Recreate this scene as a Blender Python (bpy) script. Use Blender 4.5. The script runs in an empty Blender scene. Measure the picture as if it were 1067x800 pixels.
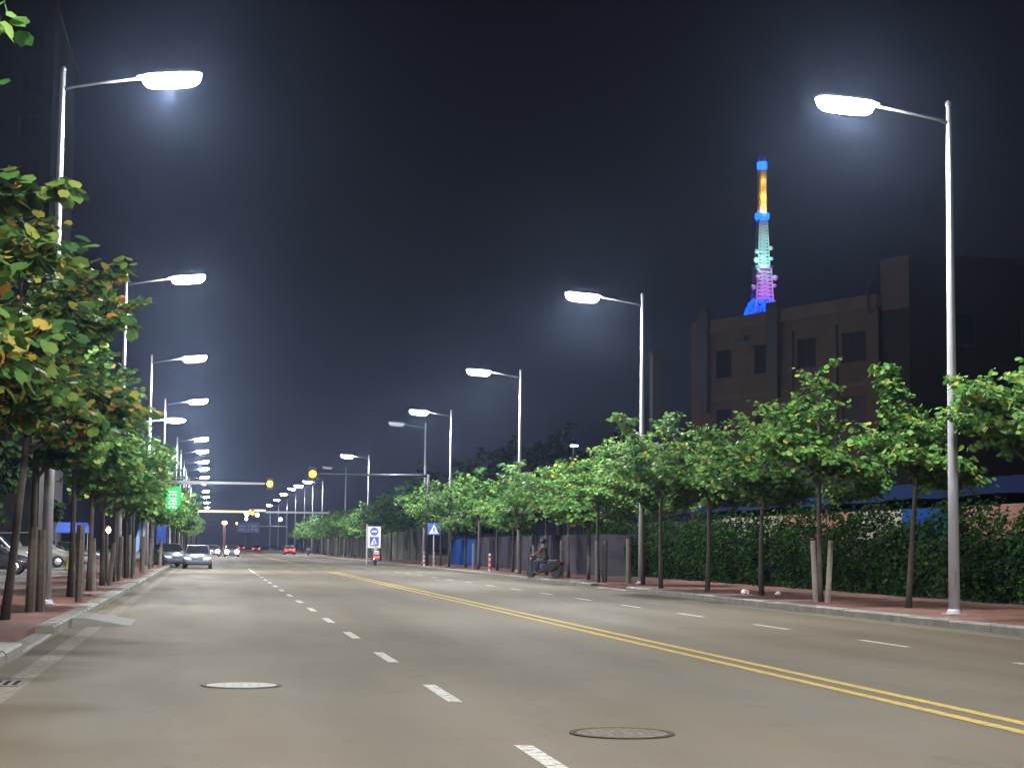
import bpy, math, random
import numpy as np
from mathutils import Vector, Matrix

PI = math.pi
R = math.radians
S = bpy.context.scene
COL = S.collection

# ------------------------------------------------------------------ camera
cam_d = bpy.data.cameras.new('camera')
cam = bpy.data.objects.new('camera', cam_d)
COL.objects.link(cam)
cam_d.sensor_width = 36.0
cam_d.lens = 1867.0 / 1067.0 * 36.0
cam_d.clip_start = 0.1
cam_d.clip_end = 4000.0
_th, _ps, _ro = R(5.2114), R(9.4705), R(0.6)
_fw = Vector((math.sin(_ps) * math.cos(_th), math.cos(_ps) * math.cos(_th), math.sin(_th)))
_rt = Vector((math.cos(_ps), -math.sin(_ps), 0))
_up = _rt.cross(_fw)
_r2 = _rt * math.cos(_ro) + _up * math.sin(_ro)
_u2 = _up * math.cos(_ro) - _rt * math.sin(_ro)
cam.matrix_world = Matrix(((_r2.x, _u2.x, -_fw.x, 0), (_r2.y, _u2.y, -_fw.y, 0), (_r2.z, _u2.z, -_fw.z, 1.5), (0, 0, 0, 1)))
S.camera = cam

# ------------------------------------------------------------------ night sky
W = bpy.data.worlds.new('World')
S.world = W
W.use_nodes = True
nt = W.node_tree
nt.nodes.clear()
wo = nt.nodes.new('ShaderNodeOutputWorld')
wb = nt.nodes.new('ShaderNodeBackground')
tc = nt.nodes.new('ShaderNodeTexCoord')
sx = nt.nodes.new('ShaderNodeSeparateXYZ')
cr = nt.nodes.new('ShaderNodeValToRGB')
nt.links.new(tc.outputs['Generated'], sx.inputs[0])
nt.links.new(sx.outputs['Z'], cr.inputs[0])
nt.links.new(cr.outputs[0], wb.inputs[0])
nt.links.new(wb.outputs[0], wo.inputs[0])
e = cr.color_ramp.elements
e[0].position, e[0].color = 0.0, (0.024, 0.027, 0.044, 1)
e[1].position, e[1].color = 0.45, (0.0065, 0.0065, 0.0105, 1)
k = e.new(0.14); k.color = (0.0145, 0.0145, 0.022, 1)
wb.inputs['Strength'].default_value = 0.40

S.view_settings.view_transform = 'Standard'
S.view_settings.look = 'None'
S.view_settings.gamma = 1
S.view_settings.use_curve_mapping = False
S.view_settings.exposure = 0.0
S.cycles.use_denoising = True
S.cycles.max_bounces = 6
S.cycles.diffuse_bounces = 2
S.cycles.glossy_bounces = 2
S.cycles.transmission_bounces = 3
S.cycles.volume_bounces = 0
S.cycles.sample_clamp_indirect = 4.0
LAMP_W = 3900.0
HAZE_DENSITY = 0.00014

# ------------------------------------------------------------------ helpers
def tag(o, label=None, cat=None, group=None, kind=None):
    if label: o['label'] = label
    if cat: o['category'] = cat
    if group: o['group'] = group
    if kind: o['kind'] = kind
    return o

def empty(name, loc, rz=0.0, label=None, cat=None, group=None):
    o = bpy.data.objects.new(name, None)
    COL.objects.link(o)
    o.empty_display_size = 0.2
    o.location = loc
    o.rotation_euler = (0, 0, rz)
    return tag(o, label, cat, group)

def children_of(o):
    return [c for c in COL.objects if c.parent == o]

KIDS = {}
def link(o, parent=None):
    COL.objects.link(o)
    if parent is not None:
        o.parent = parent
        KIDS.setdefault(parent.name, []).append(o)
    return o

def copy_tree(o, parent=None):
    c = o.copy()
    link(c, parent)
    for ch in KIDS.get(o.name, []):
        copy_tree(ch, c)
    return c

class MB:
    def __init__(self):
        self.v, self.f = [], []
    def add(self, vs, fs):
        n = len(self.v)
        self.v += [tuple(map(float, p)) for p in vs]
        self.f += [tuple(i + n for i in q) for q in fs]
        return self
    def box(self, x0, x1, y0, y1, z0, z1):
        return self.add([(x0, y0, z0), (x1, y0, z0), (x1, y1, z0), (x0, y1, z0), (x0, y0, z1), (x1, y0, z1), (x1, y1, z1), (x0, y1, z1)],
                        [(0, 3, 2, 1), (4, 5, 6, 7), (0, 1, 5, 4), (1, 2, 6, 5), (2, 3, 7, 6), (3, 0, 4, 7)])
    def quad(self, a, b, c, d):
        return self.add([a, b, c, d], [(0, 1, 2, 3)])
    def tube(self, pts, rad, n=8, caps=True):
        pts = [Vector(p) for p in pts]
        if not isinstance(rad, (list, tuple)): rad = [rad] * len(pts)
        vs, fs = [], []
        ref = None
        for i, p in enumerate(pts):
            d = (pts[min(i + 1, len(pts) - 1)] - pts[max(i - 1, 0)]).normalized()
            if ref is None:
                ref = Vector((1, 0, 0)) if abs(d.x) < 0.8 else Vector((0, 1, 0))
            a = (ref - d * ref.dot(d)).normalized()
            ref = a
            b = d.cross(a)
            for j in range(n):
                t = 2 * PI * j / n
                vs.append(p + (a * math.cos(t) + b * math.sin(t)) * rad[i])
        for i in range(len(pts) - 1):
            for j in range(n):
                k = (j + 1) % n
                fs.append((i * n + j, i * n + k, (i + 1) * n + k, (i + 1) * n + j))
        if caps:
            fs.append(tuple(reversed(range(n))))
            fs.append(tuple((len(pts) - 1) * n + j for j in range(n)))
        return self.add(vs, fs)
    def lathe(self, prof, n=16, c=(0, 0, 0), axis='z'):
        vs, fs = [], []
        for r, z in prof:
            for j in range(n):
                t = 2 * PI * j / n
                p = (r * math.cos(t), r * math.sin(t), z)
                if axis == 'x': p = (p[2], p[0], p[1])
                if axis == 'y': p = (p[1], p[2], p[0])
                vs.append((p[0] + c[0], p[1] + c[1], p[2] + c[2]))
        m = len(prof)
        for i in range(m - 1):
            for j in range(n):
                k = (j + 1) % n
                fs.append((i * n + j, i * n + k, (i + 1) * n + k, (i + 1) * n + j))
        fs.append(tuple(reversed(range(n))))
        fs.append(tuple((m - 1) * n + j for j in range(n)))
        return self.add(vs, fs)
    def xform(self, M):
        self.v = [tuple(M @ Vector(p)) for p in self.v]
        return self
    def build(self, name, mat, parent=None, smooth=False, bevel=0.0):
        me = bpy.data.meshes.new(name)
        me.from_pydata(self.v, [], self.f)
        me.validate()
        me.update()
        if smooth:
            me.polygons.foreach_set('use_smooth', [True] * len(me.polygons))
        o = bpy.data.objects.new(name, me)
        if mat: me.materials.append(mat)
        link(o, parent)
        if bevel:
            b = o.modifiers.new('bevel', 'BEVEL')
            b.width = bevel
            b.segments = 2
            b.limit_method = 'ANGLE'
        return o

# ------------------------------------------------------------------ materials
def new_mat(name):
    m = bpy.data.materials.new(name)
    m.use_nodes = True
    return m, m.node_tree, m.node_tree.nodes['Principled BSDF']

def mat(name, col, rough=0.6, metal=0.0, var=0.0, scale=8.0, spec=0.5, emit=None, estr=0.0, coat=0.0, bump=0.0):
    m, t, b = new_mat(name)
    b.inputs['Base Color'].default_value = (*col, 1)
    b.inputs['Roughness'].default_value = rough
    b.inputs['Metallic'].default_value = metal
    b.inputs['Specular IOR Level'].default_value = spec
    if coat: b.inputs['Coat Weight'].default_value = coat
    if emit:
        b.inputs['Emission Color'].default_value = (*emit, 1)
        b.inputs['Emission Strength'].default_value = estr
    if var or bump:
        co = t.nodes.new('ShaderNodeTexCoord')
        n = t.nodes.new('ShaderNodeTexNoise')
        n.inputs['Scale'].default_value = scale
        n.inputs['Detail'].default_value = 6
        n.inputs['Roughness'].default_value = 0.65
        t.links.new(co.outputs['Object'], n.inputs['Vector'])
        r = t.nodes.new('ShaderNodeValToRGB')
        r.color_ramp.elements[0].position = 0.3
        r.color_ramp.elements[1].position = 0.7
        r.color_ramp.elements[0].color = (*[c * (1 - var) for c in col], 1)
        r.color_ramp.elements[1].color = (*[min(1, c * (1 + var)) for c in col], 1)
        t.links.new(n.outputs['Fac'], r.inputs[0])
        t.links.new(r.outputs[0], b.inputs['Base Color'])
        if bump:
            bp = t.nodes.new('ShaderNodeBump')
            bp.inputs['Strength'].default_value = bump
            bp.inputs['Distance'].default_value = 0.02
            t.links.new(n.outputs['Fac'], bp.inputs['Height'])
            t.links.new(bp.outputs[0], b.inputs['Normal'])
    return m

def emis(name, col, s):
    m, t, b = new_mat(name)
    b.inputs['Base Color'].default_value = (*[min(0.8, c) for c in col], 1)
    b.inputs['Roughness'].default_value = 0.4
    b.inputs['Emission Color'].default_value = (*col, 1)
    b.inputs['Emission Strength'].default_value = s
    return m

def leaf_mat(name, cols, pos, transl=0.42, spec=.12):
    m, t, b = new_mat(name)
    g = t.nodes.new('ShaderNodeNewGeometry')
    r = t.nodes.new('ShaderNodeValToRGB')
    r.color_ramp.interpolation = 'LINEAR'
    while len(r.color_ramp.elements) < len(cols): r.color_ramp.elements.new(0.5)
    for i, (c, p) in enumerate(zip(cols, pos)):
        r.color_ramp.elements[i].position = p
        r.color_ramp.elements[i].color = (*c, 1)
    t.links.new(g.outputs['Random Per Island'], r.inputs[0])
    t.links.new(r.outputs[0], b.inputs['Base Color'])
    b.inputs['Roughness'].default_value = 0.6
    b.inputs['Specular IOR Level'].default_value = spec
    tr = t.nodes.new('ShaderNodeBsdfTranslucent')
    t.links.new(r.outputs[0], tr.inputs['Color'])
    mx = t.nodes.new('ShaderNodeMixShader')
    mx.inputs[0].default_value = transl
    out = t.nodes['Material Output']
    t.links.new(b.outputs[0], mx.inputs[1])
    t.links.new(tr.outputs[0], mx.inputs[2])
    t.links.new(mx.outputs[0], out.inputs['Surface'])
    return m

def road_mat():
    m, t, b = new_mat('worn_grey_asphalt')
    N, L = t.nodes, t.links
    co = N.new('ShaderNodeTexCoord')
    def noise(sc, det, vs=(1, 1, 1)):
        mp = N.new('ShaderNodeMapping'); mp.inputs['Scale'].default_value = vs
        L.new(co.outputs['Object'], mp.inputs[0])
        n = N.new('ShaderNodeTexNoise'); n.inputs['Scale'].default_value = sc; n.inputs['Detail'].default_value = det
        n.inputs['Roughness'].default_value = 0.65
        L.new(mp.outputs[0], n.inputs['Vector'])
        return n.outputs['Fac']
    def ramp(f, p0, p1, a, bb):
        r = N.new('ShaderNodeValToRGB')
        r.color_ramp.elements[0].position, r.color_ramp.elements[1].position = p0, p1
        r.color_ramp.elements[0].color, r.color_ramp.elements[1].color = (a, a, a, 1), (bb, bb, bb, 1)
        L.new(f, r.inputs[0]); return r.outputs[0]
    def mul(a, bb):
        x = N.new('ShaderNodeMix'); x.data_type = 'RGBA'; x.blend_type = 'MULTIPLY'; x.inputs[0].default_value = 1
        L.new(a, x.inputs[6]); L.new(bb, x.inputs[7]); return x.outputs[2]
    base = N.new('ShaderNodeRGB'); base.outputs[0].default_value = (0.099, 0.082, 0.0565, 1)
    c = mul(base.outputs[0], ramp(noise(0.35, 5, (1, 0.12, 1)), 0.3, 0.7, 0.88, 1.08))      # long traffic-worn streaks
    c = mul(c, ramp(noise(0.16, 4), 0.35, 0.68, 0.92, 1.05))                                   # broad patches
    c = mul(c, ramp(noise(95, 2), 0.35, 0.65, 0.72, 1.24))                                      # aggregate
    c = mul(c, ramp(noise(1.4, 8, (1, 0.5, 1)), 0.30, 0.40, 0.80, 1.0))                       # oil drips and stains
    # darker wheel tracks worn along each lane
    sx_ = N.new('ShaderNodeSeparateXYZ'); L.new(co.outputs['Object'], sx_.inputs[0])
    m1 = N.new('ShaderNodeMath'); m1.operation = 'MULTIPLY_ADD'; m1.inputs[1].default_value = 2 * PI / 2.05; m1.inputs[2].default_value = .6
    L.new(sx_.outputs['X'], m1.inputs[0])
    m2 = N.new('ShaderNodeMath'); m2.operation = 'SINE'; L.new(m1.outputs[0], m2.inputs[0])
    m3 = N.new('ShaderNodeMath'); m3.operation = 'MULTIPLY_ADD'; m3.inputs[1].default_value = .5; m3.inputs[2].default_value = .5; L.new(m2.outputs[0], m3.inputs[0])
    c = mul(c, ramp(m3.outputs[0], 0.0, 1.0, 0.93, 1.05))
    # fine cracks
    v = N.new('ShaderNodeTexVoronoi'); v.feature = 'DISTANCE_TO_EDGE'; v.inputs['Scale'].default_value = 0.22
    mp = N.new('ShaderNodeMapping'); mp.inputs['Scale'].default_value = (1, 0.55, 1)
    wn = N.new('ShaderNodeTexNoise'); wn.inputs['Scale'].default_value = 1.2; wn.inputs['Detail'].default_value = 5
    L.new(co.outputs['Object'], wn.inputs['Vector'])
    ad = N.new('ShaderNodeMix'); ad.data_type = 'RGBA'; ad.blend_type = 'ADD'; ad.inputs[0].default_value = 1.0
    L.new(co.outputs['Object'], ad.inputs[6]); L.new(wn.outputs['Color'], ad.inputs[7])
    L.new(ad.outputs[2], mp.inputs[0]); L.new(mp.outputs[0], v.inputs['Vector'])
    c = mul(c, ramp(v.outputs['Distance'], 0.0010, 0.005, 0.90, 1.0))
    L.new(c, b.inputs['Base Color'])
    L.new(ramp(noise(0.5, 5, (1, 0.2, 1)), 0.3, 0.7, 0.66, 0.82), b.inputs['Roughness'])
    b.inputs['Specular IOR Level'].default_value = 0.015
    bp = N.new('ShaderNodeBump'); bp.inputs['Strength'].default_value = 0.25; bp.inputs['Distance'].default_value = 0.01
    L.new(noise(45, 3), bp.inputs['Height']); L.new(bp.outputs[0], b.inputs['Normal'])
    return m

def brick_mat(name, c1, c2, mortar, sx=5.0, bw=0.5, rh=0.25, rough=0.8):
    m, t, b = new_mat(name)
    N, L = t.nodes, t.links
    co = N.new('ShaderNodeTexCoord')
    br = N.new('ShaderNodeTexBrick')
    br.inputs['Color1'].default_value = (*c1, 1); br.inputs['Color2'].default_value = (*c2, 1); br.inputs['Mortar'].default_value = (*mortar, 1)
    br.inputs['Scale'].default_value = sx; br.inputs['Brick Width'].default_value = bw; br.inputs['Row Height'].default_value = rh
    br.inputs['Mortar Size'].default_value = 0.015
    L.new(co.outputs['Object'], br.inputs['Vector'])
    n = N.new('ShaderNodeTexNoise'); n.inputs['Scale'].default_value = 0.7; n.inputs['Detail'].default_value = 8
    L.new(co.outputs['Object'], n.inputs['Vector'])
    r = N.new('ShaderNodeValToRGB'); r.color_ramp.elements[0].position = .3; r.color_ramp.elements[1].position = .7
    r.color_ramp.elements[0].color = (.6, .6, .6, 1); r.color_ramp.elements[1].color = (1.15, 1.12, 1.1, 1)
    L.new(n.outputs['Fac'], r.inputs[0])
    x = N.new('ShaderNodeMix'); x.data_type = 'RGBA'; x.blend_type = 'MULTIPLY'; x.inputs[0].default_value = 1
    L.new(br.outputs['Color'], x.inputs[6]); L.new(r.outputs[0], x.inputs[7])
    L.new(x.outputs[2], b.inputs['Base Color'])
    b.inputs['Roughness'].default_value = rough
    b.inputs['Specular IOR Level'].default_value = .1
    return m

def paint_mat(name, col, under, wear):
    m, t, b = new_mat(name)
    N, L = t.nodes, t.links
    co = N.new('ShaderNodeTexCoord')
    n = N.new('ShaderNodeTexNoise'); n.inputs['Scale'].default_value = 9; n.inputs['Detail'].default_value = 9; n.inputs['Roughness'].default_value = .75
    L.new(co.outputs['Object'], n.inputs['Vector'])
    r = N.new('ShaderNodeValToRGB')
    r.color_ramp.elements[0].position = wear - .07; r.color_ramp.elements[1].position = wear + .1
    r.color_ramp.elements[0].color = (*under, 1); r.color_ramp.elements[1].color = (*col, 1)
    L.new(n.outputs['Fac'], r.inputs[0]); L.new(r.outputs[0], b.inputs['Base Color'])
    b.inputs['Roughness'].default_value = .8
    b.inputs['Specular IOR Level'].default_value = 0.02
    return m

M = {}
M['road'] = road_mat()
M['ground'] = mat('dark_earth', (0.07, 0.065, 0.055), .9, var=.4, scale=.6)
M['lot'] = mat('parking_concrete', (0.07, 0.062, 0.054), .9, var=.25, scale=.8)
M['tiles'] = brick_mat('red_paving', (0.165, 0.075, 0.055), (0.125, 0.062, 0.047), (0.085, 0.06, 0.05))
M['kerb'] = mat('kerb_stone', (0.115, 0.102, 0.082), .8, var=.35, scale=2.5, bump=.3)
M['concrete'] = mat('cast_concrete', (0.07, 0.060, 0.047), .85, var=.3, scale=3.0, bump=.3)
M['white_line'] = paint_mat('white_road_paint', (0.36, 0.35, 0.31), (0.11, 0.093, 0.068), .44)
M['faint_line'] = paint_mat('worn_white_road_paint', (0.175, 0.155, 0.12), (0.10, 0.082, 0.056), .49)
M['yellow_line'] = paint_mat('yellow_road_paint', (0.36, 0.25, 0.05), (0.12, 0.09, 0.05), .42)
M['iron'] = mat('worn_iron', (0.115, 0.103, 0.085), .9, spec=0.0, var=.45, scale=20)
M['dark_iron'] = mat('dark_iron', (0.025, 0.023, 0.02), .9, spec=0.0)
M['pole'] = mat('galvanised_pole', (0.30, 0.29, 0.30), .5, metal=.2, var=.08, scale=3)
M['arm'] = mat('weathered_arm', (0.10, 0.10, 0.11), .6, metal=.2)
M['housing'] = mat('lamp_housing', (0.16, 0.16, 0.17), .5, metal=.3)
M['lens'] = emis('lit_lamp_glass', (0.93, 0.96, 1.0), 1000)
M['lens_far'] = emis('lit_far_lamp_glass', (0.93, 0.96, 1.0), 120)
M['lens_off'] = mat('unlit_lamp_glass', (0.75, 0.78, 0.8), .2)
M['bark'] = mat('bark', (0.052, 0.039, 0.030), .9, var=.35, scale=9, bump=.5)
M['stake'] = mat('weathered_stake', (0.085, 0.065, 0.05), .9, var=.35, scale=9, bump=.4)
M['pale_stake'] = mat('pale_stake', (0.13, 0.11, 0.085), .9, var=.35, scale=9, bump=.4)
G = [(0.026, 0.080, 0.020), (0.060, 0.150, 0.032), (0.110, 0.230, 0.050), (0.20, 0.30, 0.07), (0.38, 0.30, 0.05)]
M['leaf'] = leaf_mat('street_tree_leaf', G, (0, .25, .6, .93, .99))
M['leaf_left'] = leaf_mat('autumn_tinged_leaf', [(0.025, 0.062, 0.022), (0.05, 0.115, 0.03), (0.10, 0.17, 0.035), (0.30, 0.25, 0.04), (0.42, 0.22, 0.05)], (0, .28, .72, .90, .985))
M['leaf_far'] = leaf_mat('far_street_tree_leaf', G, (0, .3, .65, .97, 1.0))
M['leaf_dark'] = leaf_mat('dark_tree_leaf', [(0.012, 0.03, 0.012), (0.03, 0.06, 0.02), (0.04, 0.08, 0.025)], (0, .5, 1))
M['leaf_hedge'] = leaf_mat('hedge_leaf', [(0.007, 0.020, 0.005), (0.012, 0.033, 0.008), (0.021, 0.048, 0.011), (0.035, 0.062, 0.016)], (0, .4, .8, .98), .2, 0.0)
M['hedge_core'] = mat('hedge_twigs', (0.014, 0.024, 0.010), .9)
M['brown_wall'] = mat('brown_render', (0.075, 0.048, 0.034), .9, var=.22, scale=.35)
M['brown_band'] = mat('pale_brown_band', (0.092, 0.062, 0.046), .9, var=.2, scale=.5)
M['dark_wall'] = mat('dark_render', (0.014, 0.011, 0.011), .9, var=.25, scale=.3)
M['duct'] = mat('dark_duct', (0.03, 0.03, 0.032), .6)
M['night_glass'] = mat('dark_glass', (0.012, 0.013, 0.016), .45, spec=.15)
M['frame'] = mat('window_frame', (0.022, 0.018, 0.017), .8)
M['blue_canopy'] = mat('blue_sheet', (0.010, 0.016, 0.043), .9, spec=0.0, var=.2, scale=1.5)
M['rust_wall'] = mat('orange_painted_wall', (0.15, 0.050, 0.024), .85, var=.4, scale=1.1)
M['cream_wall'] = mat('stained_cream_wall', (0.16, 0.135, 0.10), .9, var=.4, scale=.9)
M['grey_board'] = mat('grey_hoarding', (0.042, 0.037, 0.046), .95, spec=0.0, var=.18, scale=.8)
M['blue_board'] = mat('blue_hoarding', (0.012, 0.036, 0.13), .9, spec=0.0, var=.15, scale=.8)
M['pale_wall'] = mat('pale_concrete_wall', (0.062, 0.062, 0.052), .95, spec=0.0, var=.4, scale=.6)
M['sign_blue'] = mat('sign_blue', (0.015, 0.045, 0.25), .4)
M['sign_white'] = mat('sign_white', (0.45, 0.45, 0.45), .4)
M['sign_black'] = mat('sign_black', (0.02, 0.02, 0.02), .5)
M['amber'] = emis('amber_signal', (1.0, 0.36, 0.01), 16)
M['dark_metal'] = mat('dark_metal', (0.04, 0.04, 0.045), .5, metal=.3)
M['black'] = mat('black_plastic', (0.015, 0.015, 0.016), .5)
M['rubber'] = mat('rubber', (0.02, 0.02, 0.02), .8)
M['chrome'] = mat('alloy', (0.6, 0.6, 0.62), .3, metal=.9)
M['silver_paint'] = mat('silver_paint', (0.14, 0.14, 0.145), .35, metal=.35, coat=.6)
M['white_paint'] = mat('white_paint', (0.15, 0.14, 0.12), .35, coat=.6)
M['dark_paint'] = mat('dark_paint', (0.02, 0.02, 0.025), .25, coat=.8)
M['red_paint'] = mat('red_paint', (0.30, 0.02, 0.02), .3, coat=.6)
M['grey_paint'] = mat('grey_paint', (0.07, 0.075, 0.08), .3, coat=.6)
M['car_glass'] = mat('car_glass', (0.015, 0.018, 0.02), .08, spec=.6)
M['lamp_glass'] = mat('headlamp_glass', (0.70, 0.72, 0.74), .12, spec=.7)
M['head_on'] = emis('lit_headlamp', (1.0, 0.80, 0.74), 300)
M['head_pink'] = emis('lit_pink_headlamp', (1.0, 0.45, 0.42), 160)
M['tail_on'] = emis('lit_tail_lamp', (1.0, 0.02, 0.01), 9)
M['tail_off'] = mat('tail_lamp', (0.25, 0.01, 0.01), .25)
M['plate'] = mat('number_plate', (0.05, 0.08, 0.20), .5)
M['skin'] = mat('skin', (0.25, 0.15, 0.10), .6)
M['jacket_grey'] = mat('grey_jacket', (0.13, 0.13, 0.12), .85)
M['shirt'] = mat('orange_shirt', (0.07, 0.04, 0.028), .9)
M['trousers'] = mat('dark_trousers', (0.025, 0.027, 0.035), .85)
M['hair'] = mat('black_hair', (0.012, 0.01, 0.01), .6)
M['helmet'] = mat('pale_helmet', (0.22, 0.22, 0.23), .3)
M['flag'] = mat('pale_blue_cloth', (0.22, 0.36, 0.62), .85, var=.15, scale=3)
M['deep_blue'] = mat('deep_blue_cloth', (0.015, 0.04, 0.22), .8, var=.15, scale=2)
M['green_neon'] = emis('green_sign_face', (0.0, 0.55, 0.10), .32)
M['white_neon'] = emis('white_sign_strokes', (0.85, 1.0, 0.85), .6)
M['warm_bulb'] = emis('warm_bulb', (1.0, 0.55, 0.22), 30)
M['red_plastic'] = mat('red_plastic', (0.45, 0.03, 0.03), .45)
M['yellow_plastic'] = mat('yellow_plastic', (0.55, 0.42, 0.05), .5)
M['bag'] = mat('white_plastic_bag', (0.78, 0.78, 0.78), .5)
M['shop_lit'] = emis('dim_shop_window', (0.45, 0.75, 0.85), .22)
M['shop_wall'] = mat('shop_wall', (0.14, 0.13, 0.12), .85, var=.3, scale=.5)
M['lattice'] = mat('white_steel', (0.75, 0.75, 0.75), .5)
M['led_blue'] = emis('blue_leds', (0.02, 0.16, 1.0), 3.2)
M['led_ring'] = emis('bright_blue_leds', (0.006, 0.075, 1.0), 4.5)
M['led_dot'] = emis('blue_dot_leds', (0.004, 0.07, 1.0), 2.6)
M['sodium'] = emis('orange_lamp', (1.0, 0.35, 0.15), 14)
M['white_globe'] = emis('white_lamp_globe', (0.9, 0.95, 1.0), 12)
M['red_white'] = mat('red_band', (0.5, 0.03, 0.03), .5)

ORD = ['first', 'second', 'third', 'fourth', 'fifth', 'sixth', 'seventh', 'eighth', 'ninth', 'tenth', 'eleventh', 'twelfth', 'thirteenth',
       'fourteenth', 'fifteenth', 'sixteenth', 'seventeenth', 'eighteenth', 'nineteenth', 'twentieth']
def ordinal(i):
    if i < 20: return ORD[i]
    t, u = divmod(i + 1, 10)
    tens = {2: 'twenty', 3: 'thirty', 4: 'forty', 5: 'fifty'}[t]
    if u == 0: return tens[:-1] + 'ieth'
    return tens + '-' + ORD[u - 1]

# ------------------------------------------------------------------ ground, road, pavements
KL, KR = -2.45, 14.5          # kerb faces
PH = 0.15                     # kerb height
g = MB(); g.quad((-880, -57, -.02), (880, -57, -.02), (880, 1480, -.02), (-880, 1480, -.02))
tag(g.build('ground', M['ground']), 'dark bare ground under the whole street', 'ground', kind='structure')
g = MB(); g.quad((KL - .02, -56, 0), (KR + .02, -56, 0), (KR + .02, 1400, 0), (KL - .02, 1400, 0))
tag(g.build('road', M['road']), 'wide grey worn asphalt road running to the horizon', 'road', kind='structure')
g = MB(); g.box(KL - 3.6, KL - .30, -56, 900, -.01, PH - .004)
tag(g.build('pavement', M['tiles']), 'red brick pavement under the left row of trees', 'pavement', kind='structure')
g = MB(); g.box(KR + .30, 26, -56, 900, -.01, PH - .004)
tag(g.build('pavement', M['tiles']), 'red brick pavement between the right kerb and the hedge', 'pavement', kind='structure')
g = MB(); g.box(-60, KL - 3.6, -56, 900, -.012, PH - .012)
tag(g.build('parking_lot', M['lot']), 'concrete parking strip behind the left trees', 'parking lot', kind='structure')

def kerb(face, sgn, label, gaps):
    mb = MB(); rnd = random.Random(3 + int(sgn))
    y = -40.0
    while y < 420:
        ln = 1.0 if y < 160 else 6.0
        top = PH + .012 + rnd.uniform(-.008, .008)
        for a, b_, h in gaps:
            if a <= y < b_: top = h
        x0, x1 = sorted((face + rnd.uniform(-.01, .01), face + sgn * .30))
        c = .03
        fx = x0 if sgn > 0 else x1
        bx = x1 if sgn > 0 else x0
        y0, y1 = y + .006, y + ln - .006
        prof = [(fx, -.01), (fx, max(.012, top - c)), (fx + sgn * c, top), (bx, top), (bx, -.01)]
        vs = [(px, y0, pz) for px, pz in prof] + [(px, y1, pz) for px, pz in prof]
        n = 5
        fs = [tuple(range(n)), tuple(reversed(range(n, 2 * n)))] + [(i, (i + 1) % n + 0, (i + 1) % n + n, i + n) for i in range(n)]
        mb.add(vs, fs)
        y += ln
    return tag(mb.build('kerb', M['kerb']), label, 'kerb', kind='structure')
kerb(KL, -1, 'grey stone kerb along the left edge of the road', [(25, 30, .055), (-40, -39, .05)])
kerb(KR, 1, 'grey stone kerb along the right edge of the road', [(62, 68, .05)])

# markings
def strips(rects, z=.004):
    mb = MB()
    for x0, x1, y0, y1 in rects: mb.quad((x0, y0, z), (x1, y0, z), (x1, y1, z), (x0, y1, z))
    return mb
rects = [(2.32, 2.46, 12.0 - 6 * 8 + 6 * i - .55, 12.0 - 6 * 8 + 6 * i + 1.65) for i in range(23)]
rects = [r for r in rects if r[3] < 98]
rects += [(2.33, 2.45, 99, 113)] + [(2.33, 2.45, 150 + 6 * i, 152 + 6 * i) for i in range(40)]
tag(strips(rects).build('road_marking', M['white_line']), 'white dashed line between the two left lanes', 'road marking', kind='structure')
rects = [(10.85, 10.99, 28.2 - 6 * 10 + 6 * i - 1.1, 28.2 - 6 * 10 + 6 * i + 1.1) for i in range(24)] + [(10.85, 10.99, 150 + 6 * i, 152.2 + 6 * i) for i in range(40)]
tag(strips(rects).build('road_marking', M['white_line']), 'white dashed line between the two right lanes', 'road marking', kind='structure')
rects = [(6.70, 6.84, -40, 104), (7.06, 7.20, -40, 104), (6.70, 6.84, 150, 600), (7.06, 7.20, 150, 600)]
tag(strips(rects).build('road_marking', M['yellow_line']), 'double yellow line down the middle of the road', 'road marking', kind='structure')
rects = [(-2.14, -1.88, -40, 112), (13.95, 14.1, -40, 58), (13.95, 14.1, 70, 112)]
tag(strips(rects).build('road_marking', M['faint_line']), 'worn white edge lines beside both kerbs', 'road marking', kind='structure')
rects = [(x, x + .42, 117.5, 121.5) for x in np.arange(-1.6, 14, 1.0)]
tag(strips(rects).build('road_marking', M['faint_line']), 'worn white zebra crossing across all lanes', 'road marking', kind='structure')

# concrete ramp wedge on the road against the left kerb
mb = MB()
a, b_, x0, x1 = 33.2, 36.6, KL + .012, KL + 1.05
mb.add([(x0, a, .001), (x1, a + .5, .001), (x1, b_, .001), (x0, b_, .001), (x0, a + .35, .15), (x0, b_ - .1, .15), (x0 + .25, a + .5, .14), (x0 + .25, b_ - .2, .14)],
       [(3, 2, 1, 0), (0, 1, 6, 4), (4, 6, 7, 5), (1, 2, 7, 6), (2, 3, 5, 7), (0, 4, 5, 3)])
tag(mb.build('kerb_ramp', M['concrete'], bevel=.02), 'grey concrete wedge ramp laid on the road against the left kerb', 'kerb ramp')

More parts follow.
